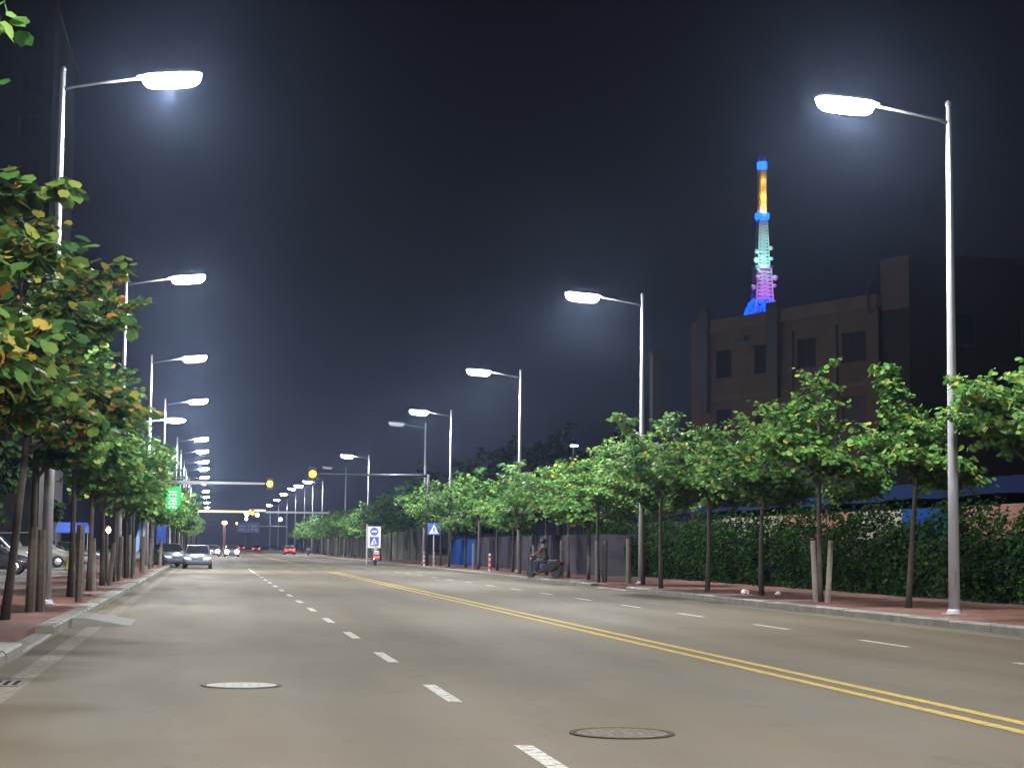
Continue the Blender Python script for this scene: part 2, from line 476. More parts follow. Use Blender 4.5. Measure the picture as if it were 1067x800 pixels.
def manhole(x, y, r, m, label, rim=None):
    o = empty('manhole_cover', (x, y, 0), 0, label, 'manhole cover', 'manhole covers in the road')
    mb = MB(); mb.lathe([(r, .004), (r, .010), (r - .05, .010), (r - .05, .005)], 48); mb.build('rim', rim or M['dark_iron'], o)
    mb = MB(); mb.lathe([(r - .055, .004), (r - .055, .009)], 48)
    for i in range(-3, 4):
        for j in range(-3, 4):
            if i * i + j * j < 10: mb.box(i * .09 - .012, i * .09 + .012, j * .09 - .012, j * .09 + .012, .0085, .0105)
    mb.build('lid', m, o)
manhole(.37, 19.6, .43, mat('pale_sheen_iron', (0.25, 0.24, 0.205), .8, spec=.1, var=.2, scale=25), 'round manhole cover with painted pale sheen in the left lane', rim=M['iron'])  # reflected lamplight is put into the lid's pale, matte base colour
manhole(3.35, 14.45, .43, M['iron'], 'dull grey round manhole cover with darker rim just right of the dashed line', rim=mat('rusty_rim', (0.06, 0.05, 0.04), .95, spec=0.0))
o = empty('drain_grate', (-2.16, 19.9, 0), 0, 'dark slotted drain grate set in the gutter by the left kerb', 'drain')
mb = MB(); mb.box(-.22, .22, -.4, .4, .0045, .012); mb.build('plate', M['concrete'], o)
mb = MB()
for i in range(4): mb.box(-.16 + i * .1, -.11 + i * .1, -.3, .3, .0125, .0145)
mb.build('slots', M['dark_iron'], o)

# ------------------------------------------------------------------ street lamps
def lamp_meshes(lens_m):
    pass

def build_lamp(side, lit=True, lens=None, dz=0.0):
    # local frame: arm reaches towards +x (over the road); side only mirrors it
    o = empty('street_lamp', (0, 0, 0))
    s = side
    mb = MB()
    mb.tube([(0, 0, 0), (0, 0, 3), (0, 0, 7), (0, 0, 11.3 + dz), (0, 0, 11.85 + dz)], [.125, .108, .088, .062, .058], 16)
    mb.build('pole', M['pole'], o, smooth=True)
    mb = MB(); mb.box(-.2, .2, -.2, .2, 0, .03); mb.lathe([(.17, .03), (.15, .10), (.128, .12)], 16); mb.build('base_flange', M['pole'], o)
    mb = MB(); mb.box(-.05, .05, -.128, -.112, .55, .95); mb.build('access_door', M['housing'], o)
    mb = MB(); mb.lathe([(.075, 11.85 + dz), (.075, 11.92 + dz), (.03, 11.97 + dz)], 12); mb.build('pole_cap', M['housing'], o, smooth=True)
    mb = MB(); mb.tube([(0, 0, 11.44 + dz), (s * .25, 0, 11.53 + dz), (s * .8, 0, 11.64 + dz * 1.04), (s * 1.75, 0, 11.80 + dz * 1.06)], [.042, .036, .032, .028], 10); mb.build('arm', M['arm'], o, smooth=True)
    # luminaire: tapered housing above, bulged glass below
    def ring(t, wy, zt):
        x = s * (1.62 + 1.42 * t)
        z = 11.83 + dz * 1.06 + (.13 + dz * .08) * t
        return x, z
    def shell(prof, zoff, down):
        vs, fs, n = [], [], 9
        for t, wy, h in prof:
            x, z = ring(t, wy, h)
            for j in range(n):
                a = PI * j / (n - 1)
                vs.append((x, -wy * math.cos(a), z + zoff + (-h if down else h) * math.sin(a)))
        m = len(prof)
        for i in range(m - 1):
            for j in range(n - 1):
                q = (i * n + j, i * n + j + 1, (i + 1) * n + j + 1, (i + 1) * n + j)
                fs.append(q)
        for i in range(m - 1):
            fs.append((i * n, (i + 1) * n, (i + 1) * n + n - 1, i * n + n - 1))
        fs.append(tuple(range(n))); fs.append(tuple(reversed(range((m - 1) * n, m * n))))
        return MB().add(vs, fs)
    hd = shell([(0, .06, .04), (.10, .14, .06), (.18, .25, .08), (.3, .28, .10), (.86, .28, .10), (.97, .23, .07), (1.03, .10, .03)], .0, False)
    hd.build('lamp_housing', M['housing'], o, smooth=True)
    ln = shell([(.10, .10, .11), (.14, .19, .20), (.22, .25, .27), (.55, .265, .29), (.86, .25, .27), (.96, .19, .20), (1.0, .10, .11)], -.006, True)
    ln.build('lamp_glass', lens or (M['lens'] if lit else M['lens_off']), o, smooth=True)
    return o

def lamp_light(x, y, s, w, z=11.5):
    l = bpy.data.lights.new('lamp_light', 'SPOT')
    l.energy = w
    l.color = (0.93, 0.97, 1.0)
    l.spot_size = R(172)
    l.spot_blend = 0.5
    l.shadow_soft_size = 0.13
    # wide street-lighting distribution: more light thrown to the sides than straight down
    l.use_nodes = True
    t = l.node_tree
    em = t.nodes['Emission']
    co = t.nodes.new('ShaderNodeTexCoord'); sp = t.nodes.new('ShaderNodeSeparateXYZ')
    sq = t.nodes.new('ShaderNodeMath'); sq.operation = 'MULTIPLY'
    mxn = t.nodes.new('ShaderNodeMath'); mxn.operation = 'MAXIMUM'; mxn.inputs[1].default_value = .16
    dv = t.nodes.new('ShaderNodeMath'); dv.operation = 'DIVIDE'; dv.inputs[0].default_value = .52
    t.links.new(co.outputs['Normal'], sp.inputs[0])
    t.links.new(sp.outputs['Z'], sq.inputs[0]); t.links.new(sp.outputs['Z'], sq.inputs[1])
    t.links.new(sq.outputs[0], mxn.inputs[0]); t.links.new(mxn.outputs[0], dv.inputs[1])
    t.links.new(dv.outputs[0], em.inputs['Strength'])
    lo = bpy.data.objects.new('lamp_light', l)
    lo.location = (x + s * 2.35, y, z)
    return lo

protoL, protoR = build_lamp(1), build_lamp(-1, dz=-.62)
farL, farR = build_lamp(1, lens=M['lens_far']), build_lamp(-1, lens=M['lens_far'], dz=-.35)
offR = build_lamp(-1, lit=False, dz=-.45)
used = set()
def place_lamp(proto, loc, rz, label, group, watts):
    o = proto if proto.name not in used else copy_tree(proto)
    used.add(proto.name)
    o.location = loc; o.rotation_euler = (0, 0, rz)
    tag(o, label, 'street lamp', group)
    s = 1 if proto in (protoL, farL) else -1
    if watts:
        lo = lamp_light(0, 0, s, watts, 11.52 if s > 0 else 10.82)
        link(lo, o)
        lo['name_note'] = 'light'
    return o
LY = [40.5, 71.5, 102.5, 133.5, 182, 206, 232, 254, 286, 314, 361, 405, 460, 520]
for i, y in enumerate(LY):
    where = ('lit street lamp nearest the camera in the left row' if i == 0 else
             'lit street lamp, %s from the camera in the left row above the trees' % ORD[i])
    place_lamp(protoL if y < 300 else farL, (-3.52, y, PH), 0, where, 'street lamps in the left row', LAMP_W if y < 340 else 0)
RY = [(37, 15.95), (68, 16.5), (99, 17.0), (130, 17.2), (146, 17.2), (197, 17.0), (231, 17.0), (279, 17), (299, 16.6), (325, 16.6), (360, 16.6), (405, 16.8), (462, 17), (525, 17)]
n_ = 0
for i, (y, x) in enumerate(RY):
    if y in (146, 231):
        place_lamp(offR, (x, y, PH), 0, 'unlit street lamp just behind the fourth lit one in the right row' if y == 146 else
                   'unlit street lamp with pale grey head standing between lit ones far down the right row', 'street lamps in the right row', 0)
        continue
    where = ('lit street lamp nearest the camera in the right row' if n_ == 0 else
             'lit street lamp, %s from the camera in the right row' % ORD[n_])
    n_ += 1
    place_lamp(protoR if y < 300 else farR, (x, y, PH), 0, where, 'street lamps in the right row', LAMP_W if y < 340 else 0)
# the same rows go on behind the camera
for i, y in enumerate((9.5, -21.5)):
    place_lamp(protoL, (-3.52, y, PH), 0, 'street lamp of the left row standing %s the camera' % ('beside' if i == 0 else 'behind'), 'street lamps in the left row', LAMP_W * (.38 if i == 0 else 1))
for i, y in enumerate((6, -25)):
    place_lamp(protoR, (15.95, y, PH), 0, 'street lamp of the right row standing %s the camera' % ('beside' if i == 0 else 'behind'), 'street lamps in the right row', LAMP_W)

# lower lamp among the left ones
o = empty('low_street_lamp', (-4.3, 102, PH), 0, 'lower lit lamp with oval head under the fourth lamp of the left row', 'street lamp')
mb = MB(); mb.tube([(0, 0, 0), (0, 0, 4), (0, 0, 8.0)], [.10, .08, .06], 12); mb.build('pole', M['pole'], o, smooth=True)
mb = MB(); mb.tube([(0, 0, 7.9), (.7, 0, 8.15), (1.7, 0, 8.30)], [.04, .035, .03], 8); mb.build('arm', M['pole'], o, smooth=True)
mb = MB(); mb.lathe([(.10, .14), (.30, .10), (.44, .02), (.44, 0)], 20, (2.15, 0, 8.27)); mb.xform(Matrix.Translation((2.15, 0, 0)) @ Matrix.Scale(1.5, 4, (1, 0, 0)) @ Matrix.Translation((-2.15, 0, 0))); mb.build('lamp_housing', M['housing'], o, smooth=True)
mb = MB(); mb.lathe([(.08, -.17), (.25, -.14), (.38, -.06), (.40, -.005)], 20, (2.15, 0, 8.27)); mb.xform(Matrix.Translation((2.15, 0, 0)) @ Matrix.Scale(1.5, 4, (1, 0, 0)) @ Matrix.Translation((-2.15, 0, 0))); mb.build('lamp_glass', M['lens'], o, smooth=True)
link(lamp_light(0, 0, 1, 900, 7.95), o)

# ------------------------------------------------------------------ leaves and trees
LEAF8 = (np.array([(0, 0, 0), (.22, .40, .09), (.62, .52, .13), (.98, .27, .05), (.84, 0, 0), (.98, -.27, .05), (.62, -.52, .13), (.22, -.40, .09)], float),
         [(0, 4, 3, 2, 1), (0, 7, 6, 5, 4)])
LEAF4 = (np.array([(0, 0, 0), (.45, .5, .1), (1, 0, 0), (.45, -.5, .1)], float), [(0, 2, 1), (0, 3, 2)])
LEAF6 = (np.array([(0, 0, 0), (.3, .48, .1), (.85, .36, .06), (.92, 0, 0), (.85, -.36, .06), (.3, -.48, .1)], float), [(0, 3, 2, 1), (0, 5, 4, 3)])

def leaf_mesh(name, P, D, U, Sz, tmpl, m):
    tv, tf = tmpl
    P, D, U, Sz = map(np.asarray, (P, D, U, Sz))
    D = D / np.linalg.norm(D, axis=1, keepdims=True)
    Y = np.cross(U, D); Y /= np.linalg.norm(Y, axis=1, keepdims=True) + 1e-9
    Z = np.cross(D, Y)
    V = P[:, None, :] + Sz[:, None, None] * (tv[None, :, 0, None] * D[:, None, :] + tv[None, :, 1, None] * Y[:, None, :] + tv[None, :, 2, None] * Z[:, None, :])
    n, k = len(P), len(tv)
    V = V.reshape(-1, 3)
    me = bpy.data.meshes.new(name)
    corners = np.concatenate([np.array(f) for f in tf])
    sizes = np.array([len(f) for f in tf])
    loops = (np.arange(n)[:, None] * k + corners[None, :]).ravel()
    ls = np.tile(sizes, n)
    me.vertices.add(len(V)); me.vertices.foreach_set('co', V.ravel())
    me.loops.add(len(loops)); me.loops.foreach_set('vertex_index', loops.astype(np.int32))
    me.polygons.add(len(ls))
    me.polygons.foreach_set('loop_start', (np.cumsum(ls) - ls).astype(np.int32))
    me.polygons.foreach_set('loop_total', ls.astype(np.int32))
    me.update(calc_edges=True)
    me.materials.append(m)
    return me

def bez(a, b, c, t):
    return a * (1 - t) ** 2 + b * 2 * t * (1 - t) + c * t * t

def gen_tree(seed, H=5.6, hb=2.5, Rad=2.0, limbs=7, twigs=10, per=26, leaf=.15, lean=(0, 0), extra=(), tmpl=LEAF8, r0=.075, off=(0, 0), flat=.0):
    rnd = random.Random(seed)
    wood = MB()
    P, D, U, Sz = [], [], [], []
    V = lambda *a: np.array(a, float)
    th = hb + (H - hb) * .42
    base = V(0, 0, -.02); topp = V(lean[0], lean[1], th)
    mid = (base + topp) / 2 + V(rnd.uniform(-.1, .1), rnd.uniform(-.1, .1), 0)
    tp = [bez(base, mid * 1.0, topp, t) for t in (0, .2, .4, .6, .8, 1)]
    wood.tube(tp, [r0 * 1.25, r0, r0 * .9, r0 * .82, r0 * .78, r0 * .74], 8)
    ends = []
    zc = hb + (H - hb) * .42
    nl = limbs + 7
    for i in range(nl):
        v = -.98 + 1.80 * ((i * .618 + .13) % 1.0)
        az = 2.39996 * i + rnd.uniform(-.25, .25)
        rr = Rad * rnd.uniform(.60, .88) * math.sqrt(max(.05, 1 - v * v) if v > 0 else max(.45, 1 - v * v))
        zz = zc + v * (H - zc if v > 0 else zc - hb) * .88
        ends.append(V(lean[0] + off[0] + rr * math.cos(az), lean[1] + off[1] + rr * math.sin(az), zz))
    ends.append(V(lean[0] + off[0] * .6 + rnd.uniform(-.3, .3), lean[1] + off[1] * .6, H - .35))
    ends += [V(*x) for x in extra]
    for li, en in enumerate(ends):
        q_ = (hb - .05 + (th - hb) * ((li * .382) % 1.0)) / th
        st = bez(base, mid * 1.0, topp, q_)
        horiz = en - st
        ctl = st + horiz * V(.45, .45, rnd.uniform(.35, .8)) + V(rnd.uniform(-.15, .15), rnd.uniform(-.15, .15), .1)
        lp = [bez(st, ctl, en, t) for t in np.linspace(0, 1, 7)]
        wood.tube(lp, list(np.linspace(r0 * .55, .010, 7)), 6)
        nt_ = twigs if li < nl + 1 else twigs + 4
        for k_ in range(nt_):
            t = .30 + .70 * (k_ + rnd.random()) / nt_
            p0 = bez(st, ctl, en, t)
            az = rnd.uniform(0, 2 * PI)
            out = V(math.cos(az), math.sin(az), rnd.uniform(-.15, .55))
            out += .55 * (en - st) / (np.linalg.norm(en - st) + 1e-6)
            out /= np.linalg.norm(out)
            ln = Rad * rnd.uniform(.22, .46) * (.55 if li >= nl + 1 else 1)
            c1 = p0 + out * ln * .6 + V(0, 0, .08)
            e1 = p0 + out * ln + V(0, 0, -.18 * ln)
            wood.tube([bez(p0, c1, e1, u) for u in (0, .5, 1)], [.011, .008, .004], 4, caps=False)
            side = 1
            for j in range(per):
                u = (j + .6) / per
                pp = bez(p0, c1, e1, u)
                dv = (e1 - p0) / (ln + 1e-6)
                sd = np.cross(dv, V(0, 0, 1)); sd /= np.linalg.norm(sd) + 1e-6
                side = -side
                pp = pp + V(rnd.gauss(0, .07), rnd.gauss(0, .07), rnd.gauss(0, .05)) + sd * side * rnd.uniform(0, .16)
                d = dv * rnd.uniform(.1, .8) + sd * side * rnd.uniform(.4, 1) + V(0, 0, rnd.uniform(-1.15, .0))
                P.append(pp); D.append(d)
                U.append(V(rnd.gauss(0, .5), rnd.gauss(0, .5), 1.0))
                Sz.append(leaf * rnd.uniform(.65, 1.2))
    return wood, (P, D, U, Sz)

def tree(name, loc, label, group, m, rz=0.0, **kw):
    o = empty(name, loc, rz, label, 'tree', group)
    tm = kw.get('tmpl', LEAF8)
    wood, L = gen_tree(**kw)
    wood.build('trunk', M['bark'], o, smooth=True)
    me = leaf_mesh('crown', *L, tm, m)
    c = bpy.data.objects.new('crown', me)
    link(c, o)
    return o

GR, GL = 'street trees in the right row', 'street trees in the left row'
# right row, near to far
tree('street_tree', (17.1, 35.0, PH), 'leafy tree at the right edge whose branches reach towards the nearest right lamp', GR, M['leaf'], seed=11, H=5.7, hb=2.7, Rad=2.3, limbs=8, lean=(.05, .1), extra=((-1.9, .2, 4.2), (-1.5, .5, 5.0), (-1.7, -.3, 4.6)))
tree('street_tree', (16.71, 41.5, PH), 'bare-legged leafy tree with one long shoot rising left of the nearest right lamp', GR, M['leaf'], seed=12, H=5.0, hb=2.8, Rad=2.0, limbs=7, lean=(.28, 0), extra=((-.55, 0, 5.85), (-.6, -.1, 5.5)))
tree('street_tree', (16.06, 46.0, PH), 'tall full tree held by two pale stakes, second left of the nearest right lamp', GR, M['leaf'], seed=13, H=6.5, hb=2.45, Rad=2.25, limbs=9, lean=(.0, 0))
tree('street_tree', (16.37, 52.2, PH), 'leaning tree with low drooping leaves left of the double-staked one', GR, M['leaf'], seed=14, H=5.3, hb=2.6, Rad=2.2, limbs=8, lean=(.1, 0), extra=((-1.7, .2, 3.3),))
tree('street_tree', (15.93, 56.6, PH), 'slim dark-trunked tree midway between first and second right lamps', GR, M['leaf'], seed=15, H=5.5, hb=2.6, Rad=2.3, limbs=8)
tree('street_tree', (15.5, 61.0, PH), 'bright green tree just right of the second right lamp', GR, M['leaf'], seed=16, H=6.1, hb=2.6, Rad=2.4, limbs=9, extra=((-1.4, 0, 5.9),))
tree('street_tree', (16.2, 66.5, PH), 'bushy tree partly hidden behind the second right lamp', GR, M['leaf'], seed=17, H=5.8, hb=2.5, Rad=2.3, limbs=8)
tree('street_tree', (15.55, 71.5, PH), 'tree with two pale stakes just left of the second right lamp', GR, M['leaf'], seed=18, H=5.8, hb=2.4, Rad=2.4, limbs=9)
# mid and far trees share meshes
protos = []
for i in range(5):
    kw = dict(seed=40 + i, H=[5.4, 5.9, 5.2, 5.6, 6.1][i], hb=2.4, Rad=2.45, limbs=8, twigs=9, per=18, leaf=.21, tmpl=LEAF6)
    o = empty('street_tree', (0, 0, 0))
    wood, L = gen_tree(**kw)
    wood.build('trunk', M['bark'], o, smooth=True)
    link(bpy.data.objects.new('crown', leaf_mesh('crown', *L, LEAF6, M['leaf_far'])), o)
    protos.append(o)
pu = set()
def put(pi, loc, rz, label, group):
    o = protos[pi] if pi not in pu else copy_tree(protos[pi])
    pu.add(pi)
    o.location = loc; o.rotation_euler = (0, 0, rz)
    s = random.Random(int(loc[1] * 7 + loc[0])).uniform(.93, 1.1) * (1.08 if loc[0] < 0 else 1)
    o.scale = (s * .88, s * .88, s) if loc[0] < 0 else (s, s, s)
    tag(o, label, 'tree', group)
rt = random.Random(5)
ry = [77, 82, 87.5, 93, 98.5, 104, 110, 116, 122, 128, 134, 139]
i0 = 8
for i, y in enumerate(ry):
    put(i % 5, (16.2 + .004 * (y - 70) + rt.uniform(-.3, .3), y, PH), rt.uniform(0, 6), 'round-crowned street tree, %s from the camera in the right row' % ordinal(i0 + i), GR)
i0 += len(ry)
yy = 168.0; i = 0
while yy < 340:
    put((i * 2 + 1) % 5, (16.6 + rt.uniform(-.3, .3), yy, PH), rt.uniform(0, 6), 'small distant street tree beyond the crossing, %s from the camera in the right row' % ordinal(i0 + i), GR)
    yy += 6.2; i += 1
# left row
tree('street_tree', (-3.4, 11.0, PH), 'near tree outside the left edge whose leaf sprig hangs into the top left corner', GL, M['leaf'], seed=21, H=5.6, hb=2.8, Rad=2.0, limbs=7, leaf=.15, extra=((1.8, -.5, 4.35), (1.85, -.6, 4.1)))
tree('street_tree', (-3.5, 18.2, PH), 'near tree with yellow and orange leaves at the left edge', GL, M['leaf_left'], seed=22, H=5.6, hb=2.7, Rad=2.1, limbs=9, leaf=.17, extra=((1.7, .3, 4.9), (1.9, 0, 4.2), (1.8, .2, 3.4)))
tree('street_tree', (-3.5, 26.0, PH), 'tree with dull green leaves and yellow tips behind the orange-leaved one', GL, M['leaf_left'], seed=23, H=6.4, hb=2.8, Rad=2.3, limbs=9, leaf=.17, extra=((1.9, 0, 5.2), (2.0, .2, 4.5)))
tree('street_tree', (-3.53, 32.8, PH), 'tree with dark leaning trunk just left of the nearest left lamp', GL, M['leaf_left'], seed=24, H=6.6, hb=3.0, Rad=2.3, limbs=9, leaf=.17, lean=(.35, 0), extra=((2.0, 0, 5.6),))
tree('street_tree', (-3.7, 39.3, PH), 'green tree standing directly beside the nearest left lamp pole', GL, M['leaf'], seed=25, H=6.7, hb=2.7, Rad=2.1, limbs=9, leaf=.17)
tree('street_tree', (-3.45, 46.6, PH), 'bright green full tree just beyond the nearest left lamp', GL, M['leaf'], seed=26, H=7.0, hb=2.6, Rad=2.1, limbs=10, leaf=.17)
tree('street_tree', (-3.4, 53.0, PH), 'bright green wide tree overhanging the left kerb, second beyond the nearest lamp', GL, M['leaf'], seed=27, H=7.0, hb=2.5, Rad=2.15, limbs=10, leaf=.17)
tree('street_tree', (-3.4, 59.5, PH), 'green tree with slim grey trunk, third beyond the nearest left lamp', GL, M['leaf'], seed=28, H=6.7, hb=2.5, Rad=2.1, limbs=9, leaf=.17)
tree('street_tree', (-3.4, 66.0, PH), 'green tree just before the second left lamp', GL, M['leaf'], seed=29, H=6.5, hb=2.5, Rad=2.05, limbs=9, leaf=.17)
yy = 72.5; i = 0
while yy < 300:
    put((i * 3 + 2) % 5, (-3.4 + rt.uniform(-.25, .25), yy, PH), rt.uniform(0, 6), 'street tree merging into the receding left row, %s from the camera' % ordinal(9 + i), GL)
    yy += 6.3 if yy < 140 else 7.5; i += 1

# dark trees behind the right row
dp = []
for i in range(3):
    o = empty('dark_tree', (0, 0, 0))
    wood, L = gen_tree(seed=70 + i, H=11 + i, hb=3.6, Rad=4.6, limbs=18, twigs=12, per=22, leaf=.60, tmpl=LEAF4, r0=.22)
    wood.build('trunk', M['bark'], o, smooth=True)
    link(bpy.data.objects.new('crown', leaf_mesh('crown', *L, LEAF4, M['leaf_dark'])), o)
    dp.append(o)
du = set()
DT = [(38.5, 165, 1.18, 'tallest dark tree rising behind the second right lamp'), (33.5, 172, 1.10, 'dark tree left of the tallest one behind the row'), (31, 186, .98, 'dark tree sloping down between second and third right lamps'),
      (30, 200, .86, 'lower dark tree behind the third right lamp'), (27.5, 205, .78, 'low dark tree near the fourth right lamp'), (23.5, 198, .82, 'dark round tree behind the white crossing sign'), (22, 208, .76, 'dark tree left of the one behind the crossing sign'),
      (44, 172, 1.05, 'dark tree right of the tallest one, beside the chimney'), (26, 150, .62, 'dark low tree behind the blue hoarding'), (35.5, 182, 1.12, 'dark tree filling the gap behind the two tallest dark trees'), (41.5, 180, 1.16, 'dark tree behind the tallest one near the chimney'), (28.5, 190, .9, 'dark tree between the lower ones behind the third right lamp')]
for i, (x, y, s, lb) in enumerate(DT):
    o = dp[i % 3] if i % 3 not in du else copy_tree(dp[i % 3])
    du.add(i % 3)
    o.location = (x, y, 0); o.scale = (s, s, s); o.rotation_euler = (0, 0, i * 1.3)
    tag(o, lb, 'tree', 'dark trees beyond the right pavement')
DL = [(-13, 60, .7, 'dark tree behind the parked cars nearest the left edge'), (-14, 84, .75, 'dark tree behind the dark saloon'), (-13.5, 112, .75, 'dark tree behind the white van'), (-14, 140, .8, 'farthest dark tree behind the parked cars')]
for i, (x, y, s, lb) in enumerate(DL):
    o = copy_tree(dp[(i + 1) % 3]); o.location = (x, y, 0); o.scale = (s, s, s); o.rotation_euler = (0, 0, i * 2.1)
    tag(o, lb, 'tree', 'dark trees beyond the parking strip')

# hedge
rh = random.Random(9)
def hedge(x0, y0, y1, label):
    o = empty('hedge', (0, 0, 0), 0, label, 'hedge')
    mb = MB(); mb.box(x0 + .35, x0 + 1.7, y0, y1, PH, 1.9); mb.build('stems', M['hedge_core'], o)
    n = 46000
    rs = np.random.RandomState(4)
    y = rs.uniform(y0, y1, n)
    wave = 2.25 + .35 * np.sin(y * .9 + 1) + .25 * np.sin(y * 2.3) + .2 * np.sin(y * 5.1 + 2)
    front = .22 * np.sin(y * 1.3) + .18 * np.sin(y * 3.1 + 1)
    z = PH + np.power(rs.uniform(0, 1, n), .9) * wave
    dep = rs.uniform(0, 1, n) ** 2 * .8
    topm = rs.uniform(0, 1, n) < .22
    z = np.where(topm, PH + wave - rs.uniform(0, .25, n) + rs.exponential(.10, n), z)
    dep = np.where(topm, rs.uniform(0, 1.6, n), dep)
    x = x0 + front + dep - .35 * np.sin((z - PH) / 2.4 * PI) + .12 * np.sin(y * 7 + z * 6)
    P = np.stack([x, y, z], 1)
    D = np.stack([rs.normal(-.5, .6, n), rs.normal(0, .7, n), rs.normal(-.3, .5, n)], 1)
    U = np.stack([rs.normal(-.6, .4, n), rs.normal(0, .4, n), rs.normal(.8, .3, n)], 1)
    link(bpy.data.objects.new('leaves', leaf_mesh('leaves', P, D, U, rs.uniform(.09, .165, n), LEAF4, M['leaf_hedge'])), o)
hedge(20.9, 34, 101, 'long dark green overgrown hedge along the back of the right pavement')

# ------------------------------------------------------------------ wall, canopy and hoardings behind the right row
o = empty('painted_wall', (23.4, 30, 0), 0, 'stained wall with orange and cream painted panels behind the hedge', 'wall')
rw = random.Random(2)
y = 0.0; kinds = ['rust_wall', 'cream_wall', 'rust_wall', 'blue_board', 'cream_wall', 'rust_wall', 'cream_wall', 'grey_board']
lens_ = [11, 6, 7, 4.6, 5, 8, 9, 20]
for kd, ln in zip(kinds, lens_):
    mb = MB(); mb.box(0, .2, y, y + ln - .02, 0, 2.95); mb.build('panel', M[kd], o); y += ln
o = empty('blue_canopy', (24.2, 28, .12), 0, 'long blue sheet canopy roof on posts running behind the hedge', 'canopy')
mb = MB()
nn = 70
for i in range(nn):
    ya, yb = i * 1.0, i * 1.0 + 1.0
    sag = lambda v: .03 * math.sin(v * .9) + .01 * math.sin(v * 3.7)
    mb.add([(-1.15, ya, 3.18 + sag(ya)), (-1.15, yb, 3.18 + sag(yb)), (2.6, yb, 4.0), (2.6, ya, 4.0), (-1.15, ya, 3.12 + sag(ya)), (-1.15, yb, 3.12 + sag(yb)), (2.6, yb, 3.95), (2.6, ya, 3.95)],
           [(0, 3, 2, 1), (4, 5, 6, 7), (0, 1, 5, 4), (2, 3, 7, 6)])
mb.add([], []).build('sheet', M['blue_canopy'], o)
for i in range(12):
    mb = MB(); mb.tube([(-.9, 2 + i * 6, 0), (-.9, 2 + i * 6, 3.2)], .04, 6); mb.build('post', M['dark_metal'], o)
mb = MB(); mb.box(2.45, 2.6, 0, 70, 0, 3.9); mb.build('back_wall', M['dark_wall'], o)

o = empty('grey_hoarding', (18.9, 87, 0), 0, 'grey panelled hoarding fence behind the trees left of the hedge', 'fence')
for i in range(16):
    mb = MB(); mb.box(0, .06, i * 2.45, i * 2.45 + 2.4, .1, 2.2); mb.box(-.03, 0, i * 2.45, i * 2.45 + .08, .1, 2.25); mb.build('panel', M['grey_board'], o)
mb = MB(); mb.box(0, 2.2, -.1, -.02, .1, 2.2); mb.build('panel', M['grey_board'], o)
o = empty('blue_hoarding', (18.9, 126.4, 0), 0, 'bright blue hoarding fence beyond the grey one', 'fence')
for i in range(7):
    mb = MB(); mb.box(0, .06, i * 2.45, i * 2.45 + 2.4, .1, 2.1); mb.box(-.03, 0, i * 2.45, i * 2.45 + .08, .1, 2.15); mb.build('panel', M['blue_board'], o)
o = empty('concrete_wall', (19.5, 165, 0), 0, 'pale concrete wall with posts behind the distant right trees', 'wall')
mb = MB(); mb.box(0, .2, 0, 190, 0, 3.2); mb.build('wall', M['pale_wall'], o)
for i in range(32):
    mb = MB(); mb.box(-.06, 0, i * 6, i * 6 + .4, 0, 3.3); mb.build('pier', M['pale_wall'], o)

# ------------------------------------------------------------------ brown building on the right
def facade(L, H, ops):
    """wall sheet in (u, z) with rectangular holes, and 0.25 m reveals"""
    us = sorted({0, L} | {q for a in ops for q in a[:2]}); zs = sorted({0, H} | {q for a in ops for q in a[2:4]})
    mb = MB()
    for i in range(len(us) - 1):
        for j in range(len(zs) - 1):
            cu, cz = (us[i] + us[i + 1]) / 2, (zs[j] + zs[j + 1]) / 2
            if any(a[0] < cu < a[1] and a[2] < cz < a[3] for a in ops): continue
            mb.quad((us[i], 0, zs[j]), (us[i + 1], 0, zs[j]), (us[i + 1], 0, zs[j + 1]), (us[i], 0, zs[j + 1]))
    for a in ops:
        u0, u1, z0, z1 = a[:4]; d = .25
        mb.quad((u0, 0, z0), (u1, 0, z0), (u1, d, z0), (u0, d, z0)); mb.quad((u0, d, z1), (u1, d, z1), (u1, 0, z1), (u0, 0, z1))
        mb.quad((u0, 0, z0), (u0, d, z0), (u0, d, z1), (u0, 0, z1)); mb.quad((u1, d, z0), (u1, 0, z0), (u1, 0, z1), (u1, d, z1))
    return mb
def window(parent, u0, u1, z0, z1, pane_m, nx=2):
    f = MB(); w = .07
    f.box(u0, u1, .10, .16, z0, z0 + w); f.box(u0, u1, .10, .16, z1 - w, z1)
    f.box(u0, u0 + w, .10, .16, z0 + w, z1 - w); f.box(u1 - w, u1, .10, .16, z0 + w, z1 - w)
    for i in range(1, nx):
        c = u0 + (u1 - u0) * i / nx; f.box(c - .03, c + .03, .10, .16, z0 + w, z1 - w)
    fo = f.build('window', M['frame'], parent)
    p = MB(); p.box(u0 + w, u1 - w, .12, .14, z0 + w, z1 - w); p.build('pane', pane_m, fo)
    return fo
